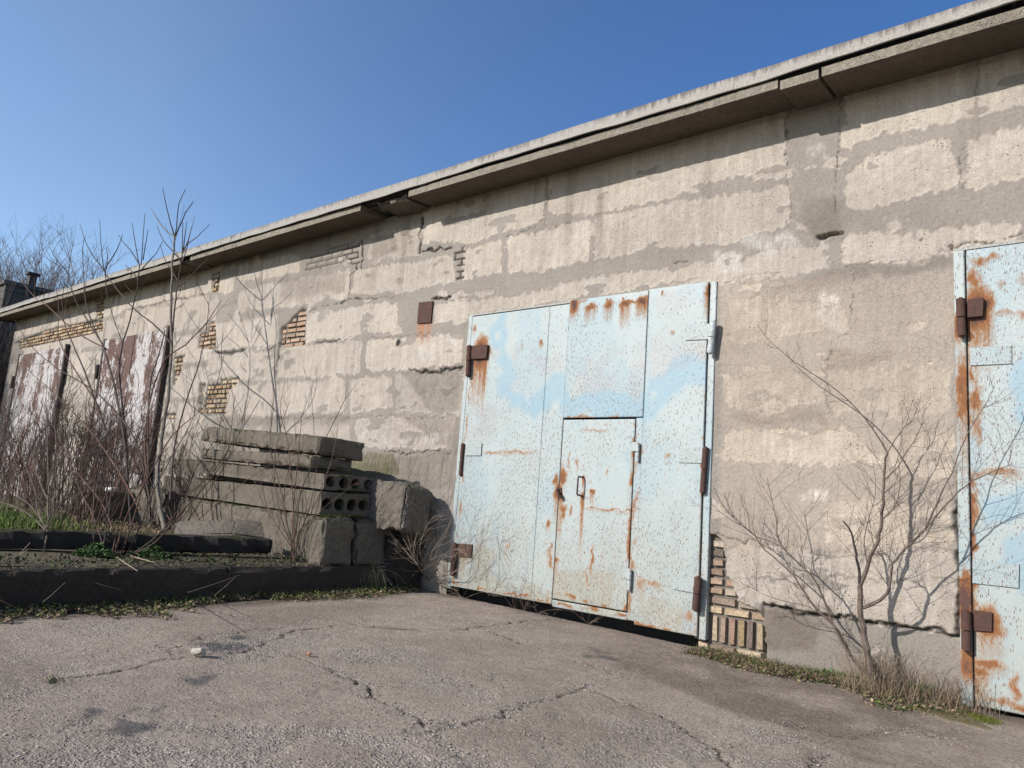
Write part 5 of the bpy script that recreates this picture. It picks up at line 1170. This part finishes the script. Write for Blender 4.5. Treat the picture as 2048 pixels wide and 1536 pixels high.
# strip of dry grass at the wall between the gates
def wb(x0, x1, wd_):
    def f(rs):
        x = x0+(x1-x0)*rs.rand(); lim = wd_*(.15+1.25*float(vn(np.array(x*4), np.array(.2), 220))); y = -.02-lim*rs.rand()**1.3; x += .05*rs.randn(); return (x, y, float(gz(np.array(x), np.array(y))))
    return f
blades(5200, wb(-2.78, -.95, .50), (.015, .085), .0015, STR+DRYC, 'dry_grass', 'matted dry grass at the wall foot between the blue gates', 'grass', 2.2, seed=11)
blades(1100, wb(-2.75, -1.2, .38), (.02, .09), .0028, GRN, 'grass', 'green grass tufts at the wall foot between the blue gates', 'grass', .9, seed=12)
leaves(7500, wb(-2.85, -.95, .62), .012, DRYC+GRN[:2], 'leaf_litter', 'dead leaves and small weeds at the wall foot between the gates', 'leaf litter', .5, 13, .03)
def bt(cx, cy, r):
    def f(rs): a = rs.rand()*6.28; q_ = r*rs.rand()**.7; x = cx+q_*math.cos(a); y = min(-.03, cy+q_*math.sin(a)*.6); return (x, y, float(gz(np.array(x), np.array(y))))
    return f
q = onY(1735, 1345, -.25)
blades(700, bt(q[0]+.08, -.24, .28), (.08, .48), .0014, STR, 'dry_stalks', 'tall straw-coloured stalks around the foot of the shrub', 'grass', 1.0, seed=14)
blades(420, bt(q[0]+.45, -.14, .35), (.08, .34), .0014, STR+DRYC, 'dry_stalks', 'thin brown dry stalks right of the shrub by the gate frame', 'grass', 1.1, seed=15)
blades(160, bt(*(onZ(1850, 1378, -.05)[:2]), .10), (.06, .14), .004, [(.07, .18, .03), (.09, .22, .04)], 'grass_tuft', 'bright green grass tuft at the foot of the wall near the right gate', 'grass', .9, seed=16)
blades(160, bt(*(onZ(1700, 1350, -.05)[:2]), .16), (.04, .10), .006, [(.08, .15, .04), (.10, .17, .05)], 'grass_tuft', 'broad-leaved green tuft beside the shrub foot', 'grass', 1.1, seed=17)
mzp = GL([(1840, 1392), (1985, 1428)])
def ms(rs): t_ = rs.rand(); return (mzp[0][0]*(1-t_)+mzp[1][0]*t_+rs.randn()*.03, mzp[0][1]*(1-t_)+mzp[1][1]*t_+.03+rs.randn()*.045, 0)
def ms2(rs): a = ms(rs); return (a[0], a[1], float(gz(np.array(a[0]), np.array(a[1])))+.006)
blades(9000, ms2, (.004, .016), .0015, [(.10, .115, .018), (.14, .14, .025), (.07, .085, .015)], 'moss', 'flat olive moss cushion on the paving by the right gate', 'moss', .5, seed=18)
q = onZ(106, 1362, -.01)
blades(36, lambda rs: (q[0]+rs.randn()*.05, q[1]+rs.randn()*.03, -.01), (.02, .06), .003, GRN+STR, 'grass_tuft', 'tiny grass tuft at the left end of the long paving crack', 'grass', 1.0, seed=19)
STK = [((375, 1185, 480, 1150), 'long dead stick leaning on the kerb wall below the weeds clump'), ((430, 1190, 470, 1155), 'short dead stick crossing the long one on the kerb wall'), ((190, 1165, 245, 1180), 'thin stick lying low against the dark kerb wall'),
 ((85, 1205, 130, 1165), 'dead stick propped upright against the kerb near the left edge'), ((0, 1200, 45, 1220), 'stick fallen on the weeds at the far left foot of the kerb')]
for i, ((a, b, c_, d_), lab) in enumerate(STK):
    s = Plant(97+i); P0 = onX(a, b, -6.25); s.stem([P0, onX((a+c_)/2, (b+d_)/2+1, -6.3), onX(c_, d_, -6.42)], .0026, .0014, (.22, .17, .12))
    o = s.main.build('stick', MTW); tag(o, lab, 'stick', 'dead sticks by the kerb')
STK = [((8, 1128, 55, 1100), 'pale fallen branch on the yard edge at the far left'), ((30, 1120, 60, 1085), 'pale stick lying behind the fallen branch'), ((180, 1052, 190, 1040), 'short pale stick in the grass'), ((230, 1112, 275, 1142), 'reddish shoot drooping over the kerb edge'), ((262, 1112, 310, 1125), 'pale stick lying beside the green weed clump')]
for i, ((a, b, c_, d_), lab) in enumerate(STK):
    s = Plant(107+i); s.stem([onZ(a, b, .32), onZ((a+c_)/2, (b+d_)/2, .36), onZ(c_, d_, .42)], .005, .002, (.26, .20, .14))
    o = s.main.build('stick', MTW); tag(o, lab, 'stick', 'dead sticks by the kerb')
hs = onX(650, 1031, -6.60)
def mo_(rs): return (-6.58-.14*rs.rand(), hs[1]+.02+.5*rs.rand(), .262+.515-.004+.004*rs.rand())
leaves(700, mo_, .010, [(.07, .08, .015), (.05, .06, .012), (.09, .09, .02)], 'moss', 'dark green moss on the ledge under the hollow slab ends', 'moss', .5, 77, .02)
def mo2(rs): y = -5.6+5.4*rs.rand(); return (-6.52-.2*rs.rand()**1.5, y, .268+.016*max(0, -1.3-y)+.004)
leaves(900, mo2, .012, [(.06, .06, .02), (.10, .075, .045), (.13, .10, .06), (.045, .055, .015)], 'moss', 'moss and dead leaves along the top of the kerb wall', 'moss', .3, 78, .01)
